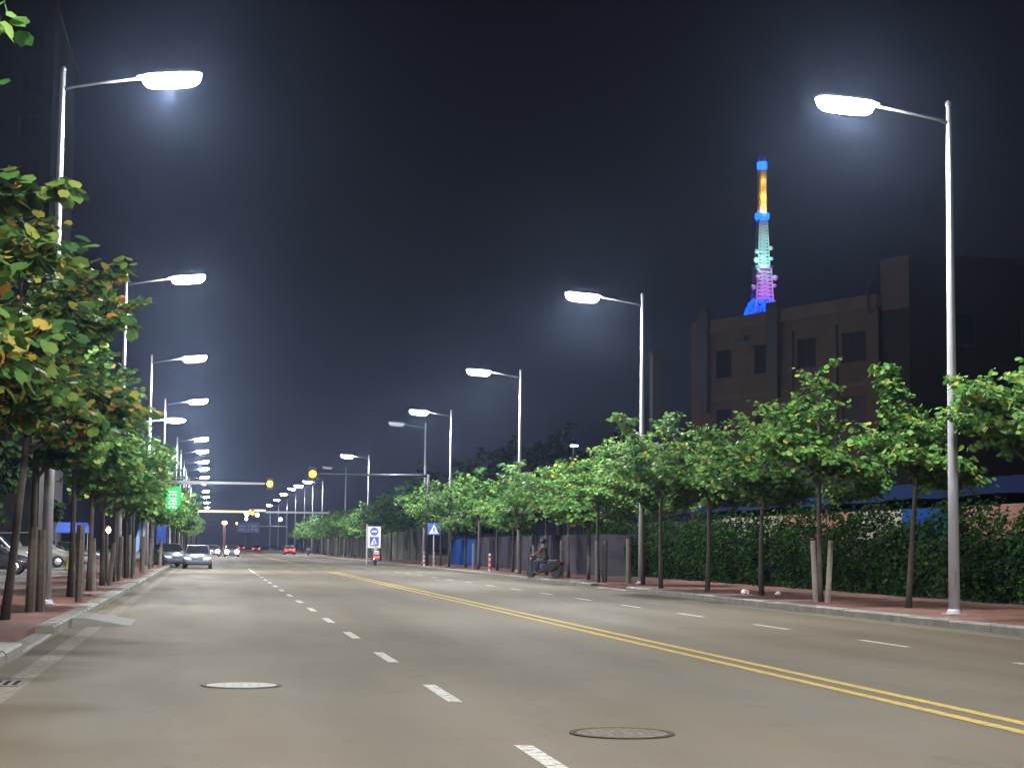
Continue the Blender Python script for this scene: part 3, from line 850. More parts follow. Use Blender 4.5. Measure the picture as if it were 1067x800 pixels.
# u runs along the facade away from the camera: direction (-0.373, 0.928); outward normal faces the road
o = empty('brown_building', (44.35, 115.0, 0), R(90 + 21.9), 'brown rendered building with dark windows and flat parapet behind the right trees', 'building')
o.scale = (1, -1, 1)
tops = [(1.25, 3.7), (6.4, 8.4), (11.6, 13.25), (15.95, 17.85)]
ops = []
for fl in range(5):
    zt = 16.6 - 4.5 * fl if fl < 4 else None
    if zt is None: break
    for a, b_ in tops: ops.append((a, b_, max(.4, zt - 2.15), zt))
facade(20.7, 18.0, ops).build('wall', M['brown_wall'], o)
for a in ops: window(o, *a, M['night_glass'])
mb = MB(); mb.box(0, 20.75, -.12, .0, 18.0, 18.96); mb.box(0, 20.75, 0.002, 14, 18.1, 18.9); mb.build('parapet', M['brown_band'], o)
mb = MB(); mb.box(0, 20.72, -.08, -.002, 12.75, 13.05); mb.box(0, 20.72, -.22, -.12, 18.0, 18.14); mb.build('cornice', M['brown_band'], o)
mb = MB(); mb.box(20.702, 20.9, .0, 14, 0, 17.95); mb.box(0, 20.7, 13.8, 14, 0, 18.0); mb.build('side_wall', M['brown_wall'], o)
mb = MB(); mb.box(18.35, 19.7, -.45, -.125, 11.9, 19.6); mb.box(18.5, 19.55, -.40, -.16, 19.6, 19.9); mb.build('flue', M['duct'], o)
mb = MB(); mb.box(10.1, 11.35, -.45, -.125, 12.5, 19.5); mb.build('flue', M['duct'], o)
mb = MB(); mb.tube([(.6, -.1, 19.8), (.45, -.5, 19.6), (.4, -.6, 18.8), (.45, -.5, 18.0), (.6, -.1, 17.7)], .12, 8); mb.build('pipe', M['duct'], o)
for a, b_ in tops[:2]:
    mb = MB(); mb.box(b_ + .35, b_ + .6, -.16, -.002, 5, 17.2); mb.build('downpipe', M['duct'], o)
mb = MB(); mb.box(13.9, 14.9, -.45, -.01, 17.0, 17.35); mb.build('air_conditioner', M['duct'], o)
o = empty('dark_block', (45.77, 113.0, 0), 0, 'tall dark flat-roofed block at the right edge joined to the brown building', 'building')
mb = MB()
A, B, Cc, Dd = (-1.08, 2.3), (0, 0), (26, .6), (26, 14)
for z0, z1 in ((0, 21.25),):
    q = [A, B, Cc, Dd, (5.0, 14)]
    n = len(q)
    mb.add([(x, y, z0) for x, y in q] + [(x, y, z1) for x, y in q], [(i, (i + 1) % n, (i + 1) % n + n, i + n) for i in range(n)] + [tuple(n + i for i in range(n))])
mb.build('wall', M['dark_wall'], o)
q = [A, B, (0.02, .25), (-1.0, 2.45)]
mb = MB(); mb.box(.2, 25.8, -.05, .62, 20.9, 21.35); mb.build('parapet', M['dark_wall'], o)
mb = MB(); mb.add([(A[0] - .05, A[1] - .02, 17.8), (B[0] - .05, B[1] - .02, 17.8), (B[0] - .05, B[1] - .02, 21.3), (A[0] - .05, A[1] - .02, 21.3)] + [(A[0] - .01, A[1], 17.8), (B[0] - .01, B[1], 17.8), (B[0] - .01, B[1], 21.3), (A[0] - .01, A[1], 21.3)],
         [(0, 1, 2, 3), (7, 6, 5, 4), (3, 2, 6, 7), (0, 4, 5, 1), (1, 5, 6, 2), (0, 3, 7, 4)]); mb.build('parapet', M['brown_wall'], o)
for i in range(4):
    for zt in (17.5, 12.5):
        f = MB(); f.box(3 + i * 5, 4.6 + i * 5, -.08, .3, zt - 2.2, zt); fo = f.build('window', M['frame'], o)
        p = MB(); p.box(3.1 + i * 5, 4.5 + i * 5, -.1, -.081, zt - 2.1, zt - .1); p.build('pane', M['night_glass'], fo)
o = empty('chimney', (40.3, 160, 0), 0, 'dark square chimney stack left of the brown building', 'chimney')
mb = MB(); mb.box(-.62, .62, -.6, .6, 0, 19.2); mb.build('stack', M['duct'], o)
mb = MB(); mb.box(-.68, .68, -.66, .66, 19.2, 19.6); mb.build('cap', M['duct'], o)

# left: tall dark block, low shops
o = empty('dark_tower_block', (-34, 128, 0), 0, 'tall dark apartment block barely visible at the top left', 'building')
ops = [(2 + i * 3.0, 3.5 + i * 3.0, 2 + j * 3.1, 3.6 + j * 3.1) for i in range(7) for j in range(12)]
w_ = facade(22.2, 40, ops); w_.build('wall', M['dark_wall'], o)
for a in ops: window(o, *a, M['night_glass'], nx=2).data.materials[0] = M['dark_wall']
mb = MB(); mb.box(0, 22.2, .26, 20, 0, 39.9); mb.build('core', M['dark_wall'], o)
mb = MB(); mb.box(-.1, 22.3, -.15, 20.1, 40, 40.4); mb.build('roof', M['dark_wall'], o)
o = empty('shop_row', (-19.5, 40, 0), R(90), 'low dark row of shops behind the left parking strip', 'building')
ops = [(4 + i * 6, 8.4 + i * 6, .9, 2.9) for i in range(13)]
fm = facade(86, 4.6, ops)
sc_ = Matrix.Scale(-1, 4, (0, 1, 0))
fm.build('wall', M['shop_wall'], o)
for i, a in enumerate(ops):
    f = MB(); f.box(a[0], a[1], .02, .08, a[2], a[2] + .08); f.box(a[0], a[1], .02, .08, a[3] - .08, a[3]); f.box(a[0], a[0] + .08, .02, .08, a[2] + .08, a[3] - .08); f.box(a[1] - .08, a[1], .02, .08, a[2] + .08, a[3] - .08)
    c = (a[0] + a[1]) / 2; f.box(c - .04, c + .04, .02, .08, a[2] + .08, a[3] - .08)
    fo = f.build('window', M['frame'], o)
    p = MB(); p.box(a[0] + .08, a[1] - .08, .04, .06, a[2] + .08, a[3] - .08); p.build('pane', M['shop_lit'] if i in (6, 7, 9) else M['night_glass'], fo)
mb = MB(); mb.box(-.2, 86.2, -.6, 8, 4.6, 4.9); mb.build('roof', M['dark_wall'], o)

# ------------------------------------------------------------------ tower lit in colours
TX, TY = 157.3, 500.0
o = empty('broadcast_tower', (TX, TY, 0), 0, 'tall lattice tower lit in blue, amber, white and purple bands above the brown building', 'tower')
def lattice(z0, z1, w0, w1, n, r=.11):
    mb = MB()
    c = lambda w: [(-w, -w), (w, -w), (w, w), (-w, w)]
    for k in range(4):
        mb.tube([(*c(w0 / 2)[k], z0), (*c(w1 / 2)[k], z1)], r * 1.3, 5)
    for i in range(n + 1):
        t = i / n; w = (w0 + (w1 - w0) * t) / 2; z = z0 + (z1 - z0) * t
        for k in range(4):
            a, b = c(w)[k], c(w)[(k + 1) % 4]
            mb.tube([(*a, z), (*b, z)], r, 4)
            if i < n:
                w2 = (w0 + (w1 - w0) * (i + 1) / n) / 2; z2 = z0 + (z1 - z0) * (i + 1) / n
                b2 = c(w2)[(k + 1) % 4]
                mb.tube([(*a, z), (*b2, z2)], r * .8, 4)
                a2 = c(w2)[k]; mb.tube([(*b, z), (*a2, z2)], r * .8, 4)
    return mb
def glow_light(z, col, e, dz=0):
    l = bpy.data.lights.new('tower_light', 'POINT'); l.energy = e; l.color = col; l.shadow_soft_size = .3
    lo = bpy.data.objects.new('tower_light', l); lo.location = (0, 0, z); link(lo, o)
mb = MB(); mb.lathe([(1.5, 113.0), (1.5, 115.0)], 12); mb.build('ring_light', M['led_ring'], o)
mb = MB()
for a in range(5): mb.tube([(1.0 * math.cos(a * 1.26), 1.0 * math.sin(a * 1.26), 115), (1.0 * math.cos(a * 1.26), 1.0 * math.sin(a * 1.26), 116.6 + .6 * (a % 2))], .08, 5)
mb.build('antenna', M['lattice'], o)
mb = MB(); mb.tube([(0, 0, 99.8), (0, 0, 112.9)], .55, 8)
for i in range(20): mb.lathe([(1.32, 100 + i * .65), (1.38, 100.12 + i * .65), (1.32, 100.24 + i * .65)], 10)
for a in range(6): mb.tube([(1.3 * math.cos(a * PI / 3), 1.3 * math.sin(a * PI / 3), 99.8), (1.3 * math.cos(a * PI / 3), 1.3 * math.sin(a * PI / 3), 113)], .1, 5)
mb.build('mast', M['lattice'], o)
mb = MB(); mb.lathe([(1.9, 97.9), (2.2, 98.6), (2.1, 99.7)], 14); mb.build('ring_light', M['led_ring'], o)
lattice(84.3, 97.9, 3.4, 2.3, 14, .17).build('lattice_section', M['lattice'], o)
mb = MB(); mb.lathe([(3.0, 83.2), (3.1, 84.2)], 12); mb.build('platform', M['lattice'], o)
lattice(74.4, 83.2, 5.0, 4.2, 8, .19).build('lattice_section', M['lattice'], o)
def dish(x, y, z, r, dx):
    mb = MB(); mb.lathe([(r * .3, -.5), (r * .9, -.2), (r, .25), (r * .9, .3)], 14, axis='y'); mb.xform(Matrix.Translation((x, y, z)) @ Matrix.Rotation(dx, 4, 'Z')); mb.build('dish', M['lattice'], o)
for x, z, r in ((-2.3, 88.2, 0.72), (-2.5, 85.6, 0.90), (2.0, 89.3, 0.65), (2.2, 86.2, 0.58), (-.6, 86.8, 0.72)): dish(x, -1.9, z, r, .4 if x < 0 else -.4)
for x, z, r in ((-3.6, 77.5, 0.83), (-2.2, 80.5, 0.72), (3.0, 80.5, 0.86), (2.9, 78.2, 0.58), (-1.9, 82.3, 0.58)): dish(x, -2.6, z, r, .4 if x < 0 else -.4)
# blue flared skirt of small lights
mb = MB()
rs = random.Random(8)
for i in range(22):
    t = i / 21; rad = 2.6 + 4.4 * t ** .6; z = 74.2 - 11 * t
    for k in range(int(16 + 18 * t)):
        a = 2 * PI * (k + rs.random() * .7) / (16 + 18 * t)
        x, y, zz = rad * math.cos(a), rad * math.sin(a), z + rs.uniform(-.4, .4)
        h = rs.uniform(.16, .30); mb.box(x - h, x + h, y - h, y + h, zz - h, zz + h)
mb.build('skirt_lights', M['led_dot'], o)
lattice(46, 74.3, 20, 5, 6, .2).build('lattice_section', M['lattice'], o)
lattice(0, 46, 40, 20, 4, .4).build('lattice_section', M['lattice'], o)
for z, e_ in ((100.5, 1500), (104.5, 700), (109, 380)): glow_light(z, (1.0, .50, .06), e_)
for l in [c for c in KIDS[o.name] if c.type == 'LIGHT']: l.location = (0, -2.6, l.location.z)
def front_light(z, col, e, y=-5.0, x=0):
    l = bpy.data.lights.new('tower_light', 'POINT'); l.energy = e; l.color = col; l.shadow_soft_size = .3
    lo = bpy.data.objects.new('tower_light', l); lo.location = (x, y, z); link(lo, o)
front_light(85.5, (.30, 1.0, .85), 1100, -5, -1); front_light(92, (.4, .9, .95), 420, -5.0)
front_light(76, (.70, .16, .90), 900, -6.5); front_light(81, (.65, .15, .85), 420, -6.5)

# ------------------------------------------------------------------ traffic signals and signs
def signal(parent, x, z, y=0):
    b = MB(); b.box(x - .28, x + .28, y - .12, y + .12, z - .5, z + .5); bo = b.build('signal_head', M['black'], parent, bevel=.02)
    l = MB(); l.lathe([(.24, -.16), (.20, -.20), (.08, -.23)], 16, (x, y, z), 'y'); l.build('amber_lamp', M['amber'], bo)
    h = MB()
    for j in range(9):
        a = PI * j / 8
        h.quad((x + .27 * math.cos(a), y - .12, z + .27 * math.sin(a)), (x + .27 * math.cos(a + PI / 8 * .98), y - .12, z + .27 * math.sin(a + PI / 8 * .98)), (x + .27 * math.cos(a + PI / 8 * .98), y - .3, z + .27 * math.sin(a + PI / 8 * .98)), (x + .27 * math.cos(a), y - .3, z + .27 * math.sin(a))) if j < 8 else None
    h.build('visor', M['black'], bo)
def mast_signal(px, y, ax, label, m, z=6.4, r=.11):
    o = empty('traffic_signal', (px, y, PH), 0, label, 'traffic light', 'amber traffic signals on mast arms')
    mb = MB(); mb.tube([(0, 0, 0), (0, 0, z + .1)], [.14, .11], 10); mb.build('pole', m, o, smooth=True)
    mb = MB(); mb.tube([(0, 0, z), (ax * .95, 0, z + .0)], [r, r * .55], 8); mb.build('arm', m, o, smooth=True)
    signal(o, ax, z)
mast_signal(-3.3, 150, 8.05, 'amber signal on a pale arm reaching from the left trees', M['sign_white'], r=.17)
mast_signal(15.3, 128, -8.25, 'nearest amber signal on a dark arm from the right pole', M['dark_metal'])
mast_signal(-3.2, 434, 9.35, 'farthest small amber signal above the road', M['dark_metal'])
o = empty('signal_gantry', (0, 270, PH), 0, 'yellow and white gantry beam across the road carrying an amber signal', 'gantry')
for x in (-3.2, 17.5):
    mb = MB(); mb.tube([(x, 0, 0), (x, 0, 6.6)], .16, 10); mb.build('post', M['pole'], o, smooth=True)
mb = MB(); mb.box(-3.2, 5.6, -.14, .14, 6.1, 6.38); mb.build('beam', emis('glowing_yellow_beam', (1.0, .72, .22), .95), o)  # yellow glow is put into the beam's own emission
mb = MB(); mb.box(5.62, 8.0, -.14, .14, 6.3, 6.6); mb.build('beam', emis('glowing_pale_yellow_beam', (1.0, .80, .40), .8), o)  # short stretch, also glowing by its own emission, paler and weaker
mb = MB(); mb.box(8.02, 17.5, -.10, .10, 6.1, 6.36); mb.build('beam', M['sign_white'], o)
signal(o, 6.07, 6.05, -.3)

def ped_symbol(parent, s, y, zc, xc=0):
    t = MB(); t.add([(xc - .40 * s, y, zc - .36 * s), (xc + .40 * s, y, zc - .36 * s), (xc, y, zc + .40 * s), (xc - .40 * s, y - .006, zc - .36 * s), (xc + .40 * s, y - .006, zc - .36 * s), (xc, y - .006, zc + .40 * s)],
                    [(3, 4, 5), (0, 2, 1), (0, 1, 4, 3), (1, 2, 5, 4), (2, 0, 3, 5)]); to = t.build('triangle', M['sign_white'], parent)
    f = MB(); yy_ = y - .012
    def bar(x0, z0, x1, z1, w):
        d = Vector((x1 - x0, 0, z1 - z0)).normalized(); n = Vector((-d.z, 0, d.x)) * w
        a = Vector((xc + x0 * s, yy_, zc + z0 * s)); b = Vector((xc + x1 * s, yy_, zc + z1 * s)); n = n * s
        f.add([a - n, b - n, b + n, a + n, *[q + Vector((0, .004, 0)) for q in (a - n, b - n, b + n, a + n)]], [(0, 1, 2, 3), (7, 6, 5, 4), (0, 4, 5, 1), (1, 5, 6, 2), (2, 6, 7, 3), (3, 7, 4, 0)])
    f.lathe([(.045 * s, -.002), (.045 * s, .002)], 10, (xc, yy_ + .001, zc + .16 * s), 'y')
    bar(0, .10, -.01, -.08, .04); bar(-.01, -.08, -.11, -.30, .028); bar(-.01, -.08, .10, -.30, .028); bar(0, .08, .12, -.02, .02); bar(0, .08, -.11, .0, .02)
    f.build('walking_figure', M['sign_black'], to)
o = empty('crossing_sign', (14.55, 118, PH), 0, 'small blue square pedestrian crossing sign on its own post beside the right kerb', 'road sign')
mb = MB(); mb.tube([(0, 0, 0), (0, 0, 2.6)], .04, 8); mb.build('post', M['pole'], o)
mb = MB(); mb.box(-.42, .42, -.075, -.045, 2.12, 2.9); po = mb.build('sign_panel', M['sign_blue'], o, bevel=.01); ped_symbol(po, .82, -.077, 2.5)
o = empty('sign_board', (12.9 + .35, 147, 0), 0, 'tall white board with round blue sign above a blue pedestrian crossing sign', 'road sign')
mb = MB(); mb.tube([(-.62, .06, 0), (-.62, .06, 3.3)], .06, 8); mb.tube([(.30, .06, 0), (.30, .06, 1.4)], .03, 6); mb.build('post', M['pole'], o)
mb = MB(); mb.box(-.56, .50, -.04, -.0, 1.35, 3.1); po = mb.build('sign_panel', M['sign_white'], o, bevel=.01)
mb = MB(); mb.lathe([(.34, -.006), (.34, .0)], 24, (-.03, -.043, 2.70), 'y'); mb.build('round_sign', M['sign_blue'], po)
mb = MB(); mb.box(-.24, .18, -.058, -.052, 2.64, 2.76); mb.build('bar', M['sign_white'], po)
mb = MB(); mb.box(-.40, .34, -.05, -.042, 1.5, 2.26); p2 = mb.build('blue_square', M['sign_blue'], po)
ped_symbol(p2, .78, -.052, 1.88, -.03)
for i, (x, y, lb) in enumerate(((14.9, 120.5, 'red and white banded bollard just left of the blue crossing sign'), (15.6, 100.5, 'red and white banded bollard between the grey hoarding and the kerb'), (15.0, 127, 'farther red and white bollard left of the crossing sign post'))):
    o = empty('bollard', (x, y, PH), 0, lb, 'bollard', 'red and white bollards')
    mb = MB(); mb.lathe([(.07, 0), (.07, .95), (.04, 1.0)], 12); mb.build('post', M['sign_white'], o, smooth=False)
    for z in (.15, .45, .75):
        mb = MB(); mb.lathe([(.073, z), (.073, z + .15)], 12); mb.build('band', M['red_white'], o)
o = empty('direction_sign', (8.2, 400, 0), 0, 'far overhead blue direction sign with white lettering above the road', 'road sign')
mb = MB(); mb.box(-2.4, 2.4, -.06, 0, 4.2, 6.4); po = mb.build('sign_panel', mat('direction_blue', (.10, .18, .62), .4), o)
mb = MB(); mb.tube([(8.5, .15, 0), (8.5, .15, 5.6), (-2.0, .15, 5.6)], .12, 8); mb.build('gantry_arm', M['pole'], o)
mb = MB()
for x, z, w, h in ((-1.4, 5.6, 1.3, .45), (1.2, 5.6, 1.4, .45), (-1.4, 4.9, 1.3, .4), (1.2, 4.9, 1.4, .4), (0, 5.2, .16, 1.5)): mb.box(x - w / 2, x + w / 2, -.07, -.062, z - h / 2, z + h / 2)
mb.build('lettering', M['sign_white'], po)
o = empty('orange_lamp_post', (3.9, 520, 0), 0, 'slim post with orange lamp at the far end of the road', 'lamp post')
mb = MB(); mb.tube([(0, 0, 0), (0, 0, 7.2)], .35, 8); mb.build('post', mat('orange_post', (.6, .3, .2), .6), o)
mb = MB(); mb.lathe([(.3, 7.2), (.75, 7.4), (.75, 7.9), (.3, 8.2)], 12); mb.build('lamp', M['sodium'], o)
for x, y, z, r, lb in ((9.3, 480, 9.7, .62, 'round white lamp left of two above the far road'), (12.1, 480, 9.4, .50, 'round white lamp right of two above the far road'), (13.7, 362, 6.6, .35, 'single round white lamp over the far right trees'), (9.2, 478, 8.3, .4, 'small white lamp under the round one far down the road')):
    o = empty('round_lamp', (x, y, 0), 0, lb, 'lamp', 'round lamps far down the road')
    mb = MB(); mb.tube([(0, .4, 0), (0, .4, z), (0, 0, z)], .06, 6); mb.build('post', M['dark_metal'], o)
    mb = MB(); mb.lathe([(r * .4, z - r), (r * .85, z - r * .6), (r, z), (r * .85, z + r * .6), (r * .4, z + r)], 14); mb.build('globe', M['white_globe'], o)
o = empty('yard_lamp', (31.6, 156, -1.25), 0, 'small white lamp shining on a post among the dark trees', 'lamp')
mb = MB(); mb.tube([(0, 0, 0), (0, 0, 11.9)], .07, 6); mb.build('post', M['dark_metal'], o)
mb = MB(); mb.box(-.3, .3, -.75, -.05, 11.85, 12.0); mb.build('lamp_housing', M['dark_metal'], o)
mb = MB(); mb.box(-.28, .28, -.73, -.07, 11.72, 11.845); mb.build('lamp_glass', M['white_globe'], o)

# green lit shop sign, banners, awning, bulb
o = empty('green_sign', (-1.5, 72.2, 0), 0, 'glowing green upright sign with white characters hanging among the left trees', 'sign')
mb = MB(); mb.tube([(-1.5, .1, 0), (-1.5, .1, 4.0)], .05, 8); mb.tube([(-1.5, .1, 3.9), (.3, .1, 3.9)], .03, 6); mb.build('post', M['dark_metal'], o)
gz = lambda z: 2.80 + (z - 4.15) * .46
mb = MB(); mb.add([(x * .55, y, gz(z)) for y in (-.05, .05) for x, z in ((-.5, 6.0), (.55, 6.3), (.55, 4.7), (.15, 4.15), (-.5, 4.35))], [(0, 4, 3, 2, 1), (5, 6, 7, 8, 9), (0, 1, 6, 5), (1, 2, 7, 6), (2, 3, 8, 7), (3, 4, 9, 8), (4, 0, 5, 9)]); po = mb.build('sign_face', M['green_neon'], o)
mb = MB()
def stroke(x0, x1, z0, z1): mb.box(x0 * .55, x1 * .55, -.062, -.052, gz(z0), gz(z1))
for z in (5.75, 5.2, 4.7):
    stroke(-.3, .32, z, z + .09); stroke(-.22, .24, z - .2, z - .12); stroke(-.03, .05, z - .31, z - .205)
    stroke(-.3, -.2, z - .32, z - .24); stroke(.16, .3, z - .32, z - .24)
mb.build('characters', M['white_neon'], po)
def cloth(name, loc, pts, m, label, group=None, pole=True):
    o = empty(name, loc, 0, label, 'banner', group)
    n = len(pts); mb = MB()
    a = [(x, .03 * math.sin(x * 9 + z * 3), z) for x, z in pts]
    mb.add(a + [(x, y + .02, z) for x, y, z in a], [tuple(range(n)), tuple(reversed(range(n, 2 * n)))] + [(i, i + n, (i + 1) % n + n, (i + 1) % n) for i in range(n)])
    mb.build('cloth', m, o)
    if pole: mb = MB(); mb.tube([(.3, .06, 0), (.3, .06, max(z for x, z in pts) + .1)], .02, 6); mb.build('pole', M['pole'], o)
cloth('banner', (-3.55, 92, PH), [(.05, 2.45), (.28, 2.5), (.30, 1.9), (.32, 1.55), (.12, 1.2), (-.02, .95), (-.22, .85), (-.12, 1.6)], M['flag'], 'pale blue pointed cloth banner drooping among the left stakes')
cloth('banner', (-3.0, 122, PH), [(-.55, 2.7), (.1, 2.8), (.1, 1.0), (-.55, 1.0)], M['deep_blue'], 'deep blue upright cloth banner nearer the kerb among left trees')
cloth('banner', (-3.9, 118, PH), [(-.4, 2.55), (.25, 2.6), (.25, 1.0), (-.4, 1.0)], M['deep_blue'], 'deep blue upright cloth banner farther back among left trees')
o = empty('blue_awning', (-7.6, 104, PH), 0, 'dark blue awning on thin posts beside the white van', 'awning')
mb = MB(); mb.add([(-.9, -1.5, 1.9), (.9, -1.5, 1.9), (.9, 1.5, 1.9), (-.9, 1.5, 1.9), (-.9, 0, 2.5), (.9, 0, 2.5)], [(0, 1, 5, 4), (2, 3, 4, 5), (0, 4, 3), (1, 2, 5), (3, 2, 1, 0)]); mb.build('canopy', M['deep_blue'], o)
for x, y in ((-.85, -1.4), (.85, -1.4), (.85, 1.4), (-.85, 1.4)):
    mb = MB(); mb.tube([(x, y, 0), (x, y, 1.9)], .025, 6); mb.build('post', M['pole'], o)
o = empty('bulb_lamp', (-5.2, 95, PH), 0, 'bare warm bulb glowing on a short pole behind the left stakes', 'lamp')
mb = MB(); mb.tube([(0, .05, 0), (0, .05, 2.2), (0, 0, 2.25)], .02, 6); mb.build('pole', M['dark_metal'], o)
mb = MB(); mb.lathe([(.03, 1.88), (.10, 1.94), (.12, 2.04), (.08, 2.14), (.03, 2.2)], 12); mb.build('bulb', M['warm_bulb'], o, smooth=True)
l = bpy.data.lights.new('bulb_light', 'POINT'); l.energy = 90; l.color = (1, .6, .3); l.shadow_soft_size = .1
lo = bpy.data.objects.new('bulb_light', l); lo.location = (.0, -.18, 2.04); link(lo, o)

# ------------------------------------------------------------------ stakes by the trees
def stake(x, y, h, r, m, tilt, label):
    o = MB(); o.tube([(0, 0, -.05), (tilt * .5, 0, h * .5), (tilt, 0, h)], [r, r * .97, r * .9], 7)
    ob = o.build('tree_stake', m); ob.location = (x, y, PH)
    tag(ob, label, 'stake', 'wooden stakes beside the street trees')
P_, K_ = 'pale_stake', 'stake'
SK = [(15.82, 45.7, 1.62, .075, P_, -.07, 'left of two pale stakes hugging the tall full tree on the right pavement'), (16.12, 45.6, 1.62, .08, P_, .10, 'right of two pale stakes hugging the tall full tree on the right pavement'),
      (15.45, 71.2, 1.65, .085, P_, -.02, 'left pale stake at the tree left of the second right lamp'), (15.75, 71.2, 1.65, .10, P_, .03, 'right pale stake at the tree left of the second right lamp'),
      (16.3, 69.3, 1.75, .11, K_, 0, 'thick brown stake just left of the second right lamp pole'), (16.0, 81.5, 1.7, .09, K_, 0, 'dark brown stake left of the third right lamp pole'),
      (15.9, 92.5, 1.7, .09, K_, .04, 'dark stake before the grey hoarding beyond the third right lamp'), (15.6, 86.6, 1.5, .07, P_, .0, 'pale stake before the grey hoarding'),
      (15.9, 109, 1.6, .09, K_, .0, 'dark stake before the blue hoarding'),
      (-3.46, 36.5, 1.65, .10, K_, .02, 'pair-mate left of two brown stakes beside the nearest left lamp'), (-3.28, 36.7, 1.6, .10, K_, -.02, 'right of two brown stakes beside the nearest left lamp'),
      (-2.95, 42.5, 1.75, .09, K_, .02, 'brown stake just right of the nearest left lamp pole'), (-3.25, 46.3, 1.8, .10, P_, .02, 'pale split stake standing free right of the nearest left lamp'),
      (-3.4, 54.8, 1.5, .10, P_, -.05, 'leaning pale stake between the kerb and the white van'), (-3.2, 59.8, 1.35, .08, K_, .12, 'thin brown leaning stake past the leaning pale one'),
      (-3.6, 65.0, 1.7, .10, K_, -.05, 'dark stake tied to a slim trunk before the pale blue banner'), (-3.25, 67.0, 1.6, .09, P_, .05, 'pale stake tied to a slim trunk before the pale blue banner'),
      (-3.4, 73.5, 1.5, .10, P_, .04, 'short pale stake left of the pale blue banner'), (-3.2, 74.5, 1.7, .09, P_, -.04, 'taller pale stake left of the pale blue banner'),
      (-3.3, 80, 1.6, .10, K_, .03, 'brown stake just under the pale blue banner'), (-3.1, 86, 1.7, .10, K_, .05, 'brown stake right of the pale blue banner'),
      (-3.3, 92.5, 1.6, .09, P_, -.03, 'pale stake midway to the deep blue banners'), (-3.2, 99, 1.65, .10, P_, .05, 'pale stake before the nearer deep blue banner'),
      (-3.3, 105.5, 1.6, .10, K_, 0, 'brown stake before the silver parked cars'), (-3.0, 112, 1.6, .10, P_, .03, 'pale stake beside the grey hatchback')]
for x, y, h, r, m, t, lb in SK: stake(x, y, h, r, M[m], t, lb)

# bits on the pavement
for i, (x, y, s, lb) in enumerate(((16.1, 53.0, .13, 'white crumpled plastic bag beside a dark trunk on the right pavement'), (17.0, 52.5, .10, 'small white scrap right of the crumpled bag on the pavement'))):
    rs = random.Random(i); mb = MB()
    prof = [(.3, -.3), (.9, -.1), (1, .3), (.6, .7), (.2, .9)]
    mb.lathe([(r * s, (z + .3) * s) for r, z in prof], 9)
    mb.v = [(a + rs.uniform(-.2, .2) * s, b + rs.uniform(-.2, .2) * s, max(0, c + rs.uniform(-.15, .15) * s)) for a, b, c in mb.v]
    ob = mb.build('plastic_bag', M['bag']); ob.location = (x, y, PH); tag(ob, lb, 'bag')
o = empty('plastic_stool', (-6.2, 103.5, PH), 0, 'red plastic stool beside the bare warm bulb', 'stool')
mb = MB(); mb.lathe([(.19, .42), (.19, .46)], 16); mb.build('seat', M['red_plastic'], o)
for a, b_ in ((1, 1), (1, -1), (-1, 1), (-1, -1)):
    mb = MB(); mb.tube([(a * .20, b_ * .20, 0), (a * .12, b_ * .12, .42)], .03, 6); mb.build('leg', M['red_plastic'], o)
mb = MB(); mb.lathe([(.16, .2), (.16, .23)], 12); mb.build('stretcher', M['red_plastic'], o)
o = empty('yellow_cone', (-7.1, 94.0, PH), 0, 'yellow traffic cone on the parking strip by the white van', 'cone')
mb = MB(); mb.lathe([(.17, .03), (.04, .75), (.03, .78)], 16); mb.build('cone', M['yellow_plastic'], o, smooth=False)
mb = MB(); mb.box(-.22, .22, -.22, .22, 0, .03); mb.build('base', M['black'], o)

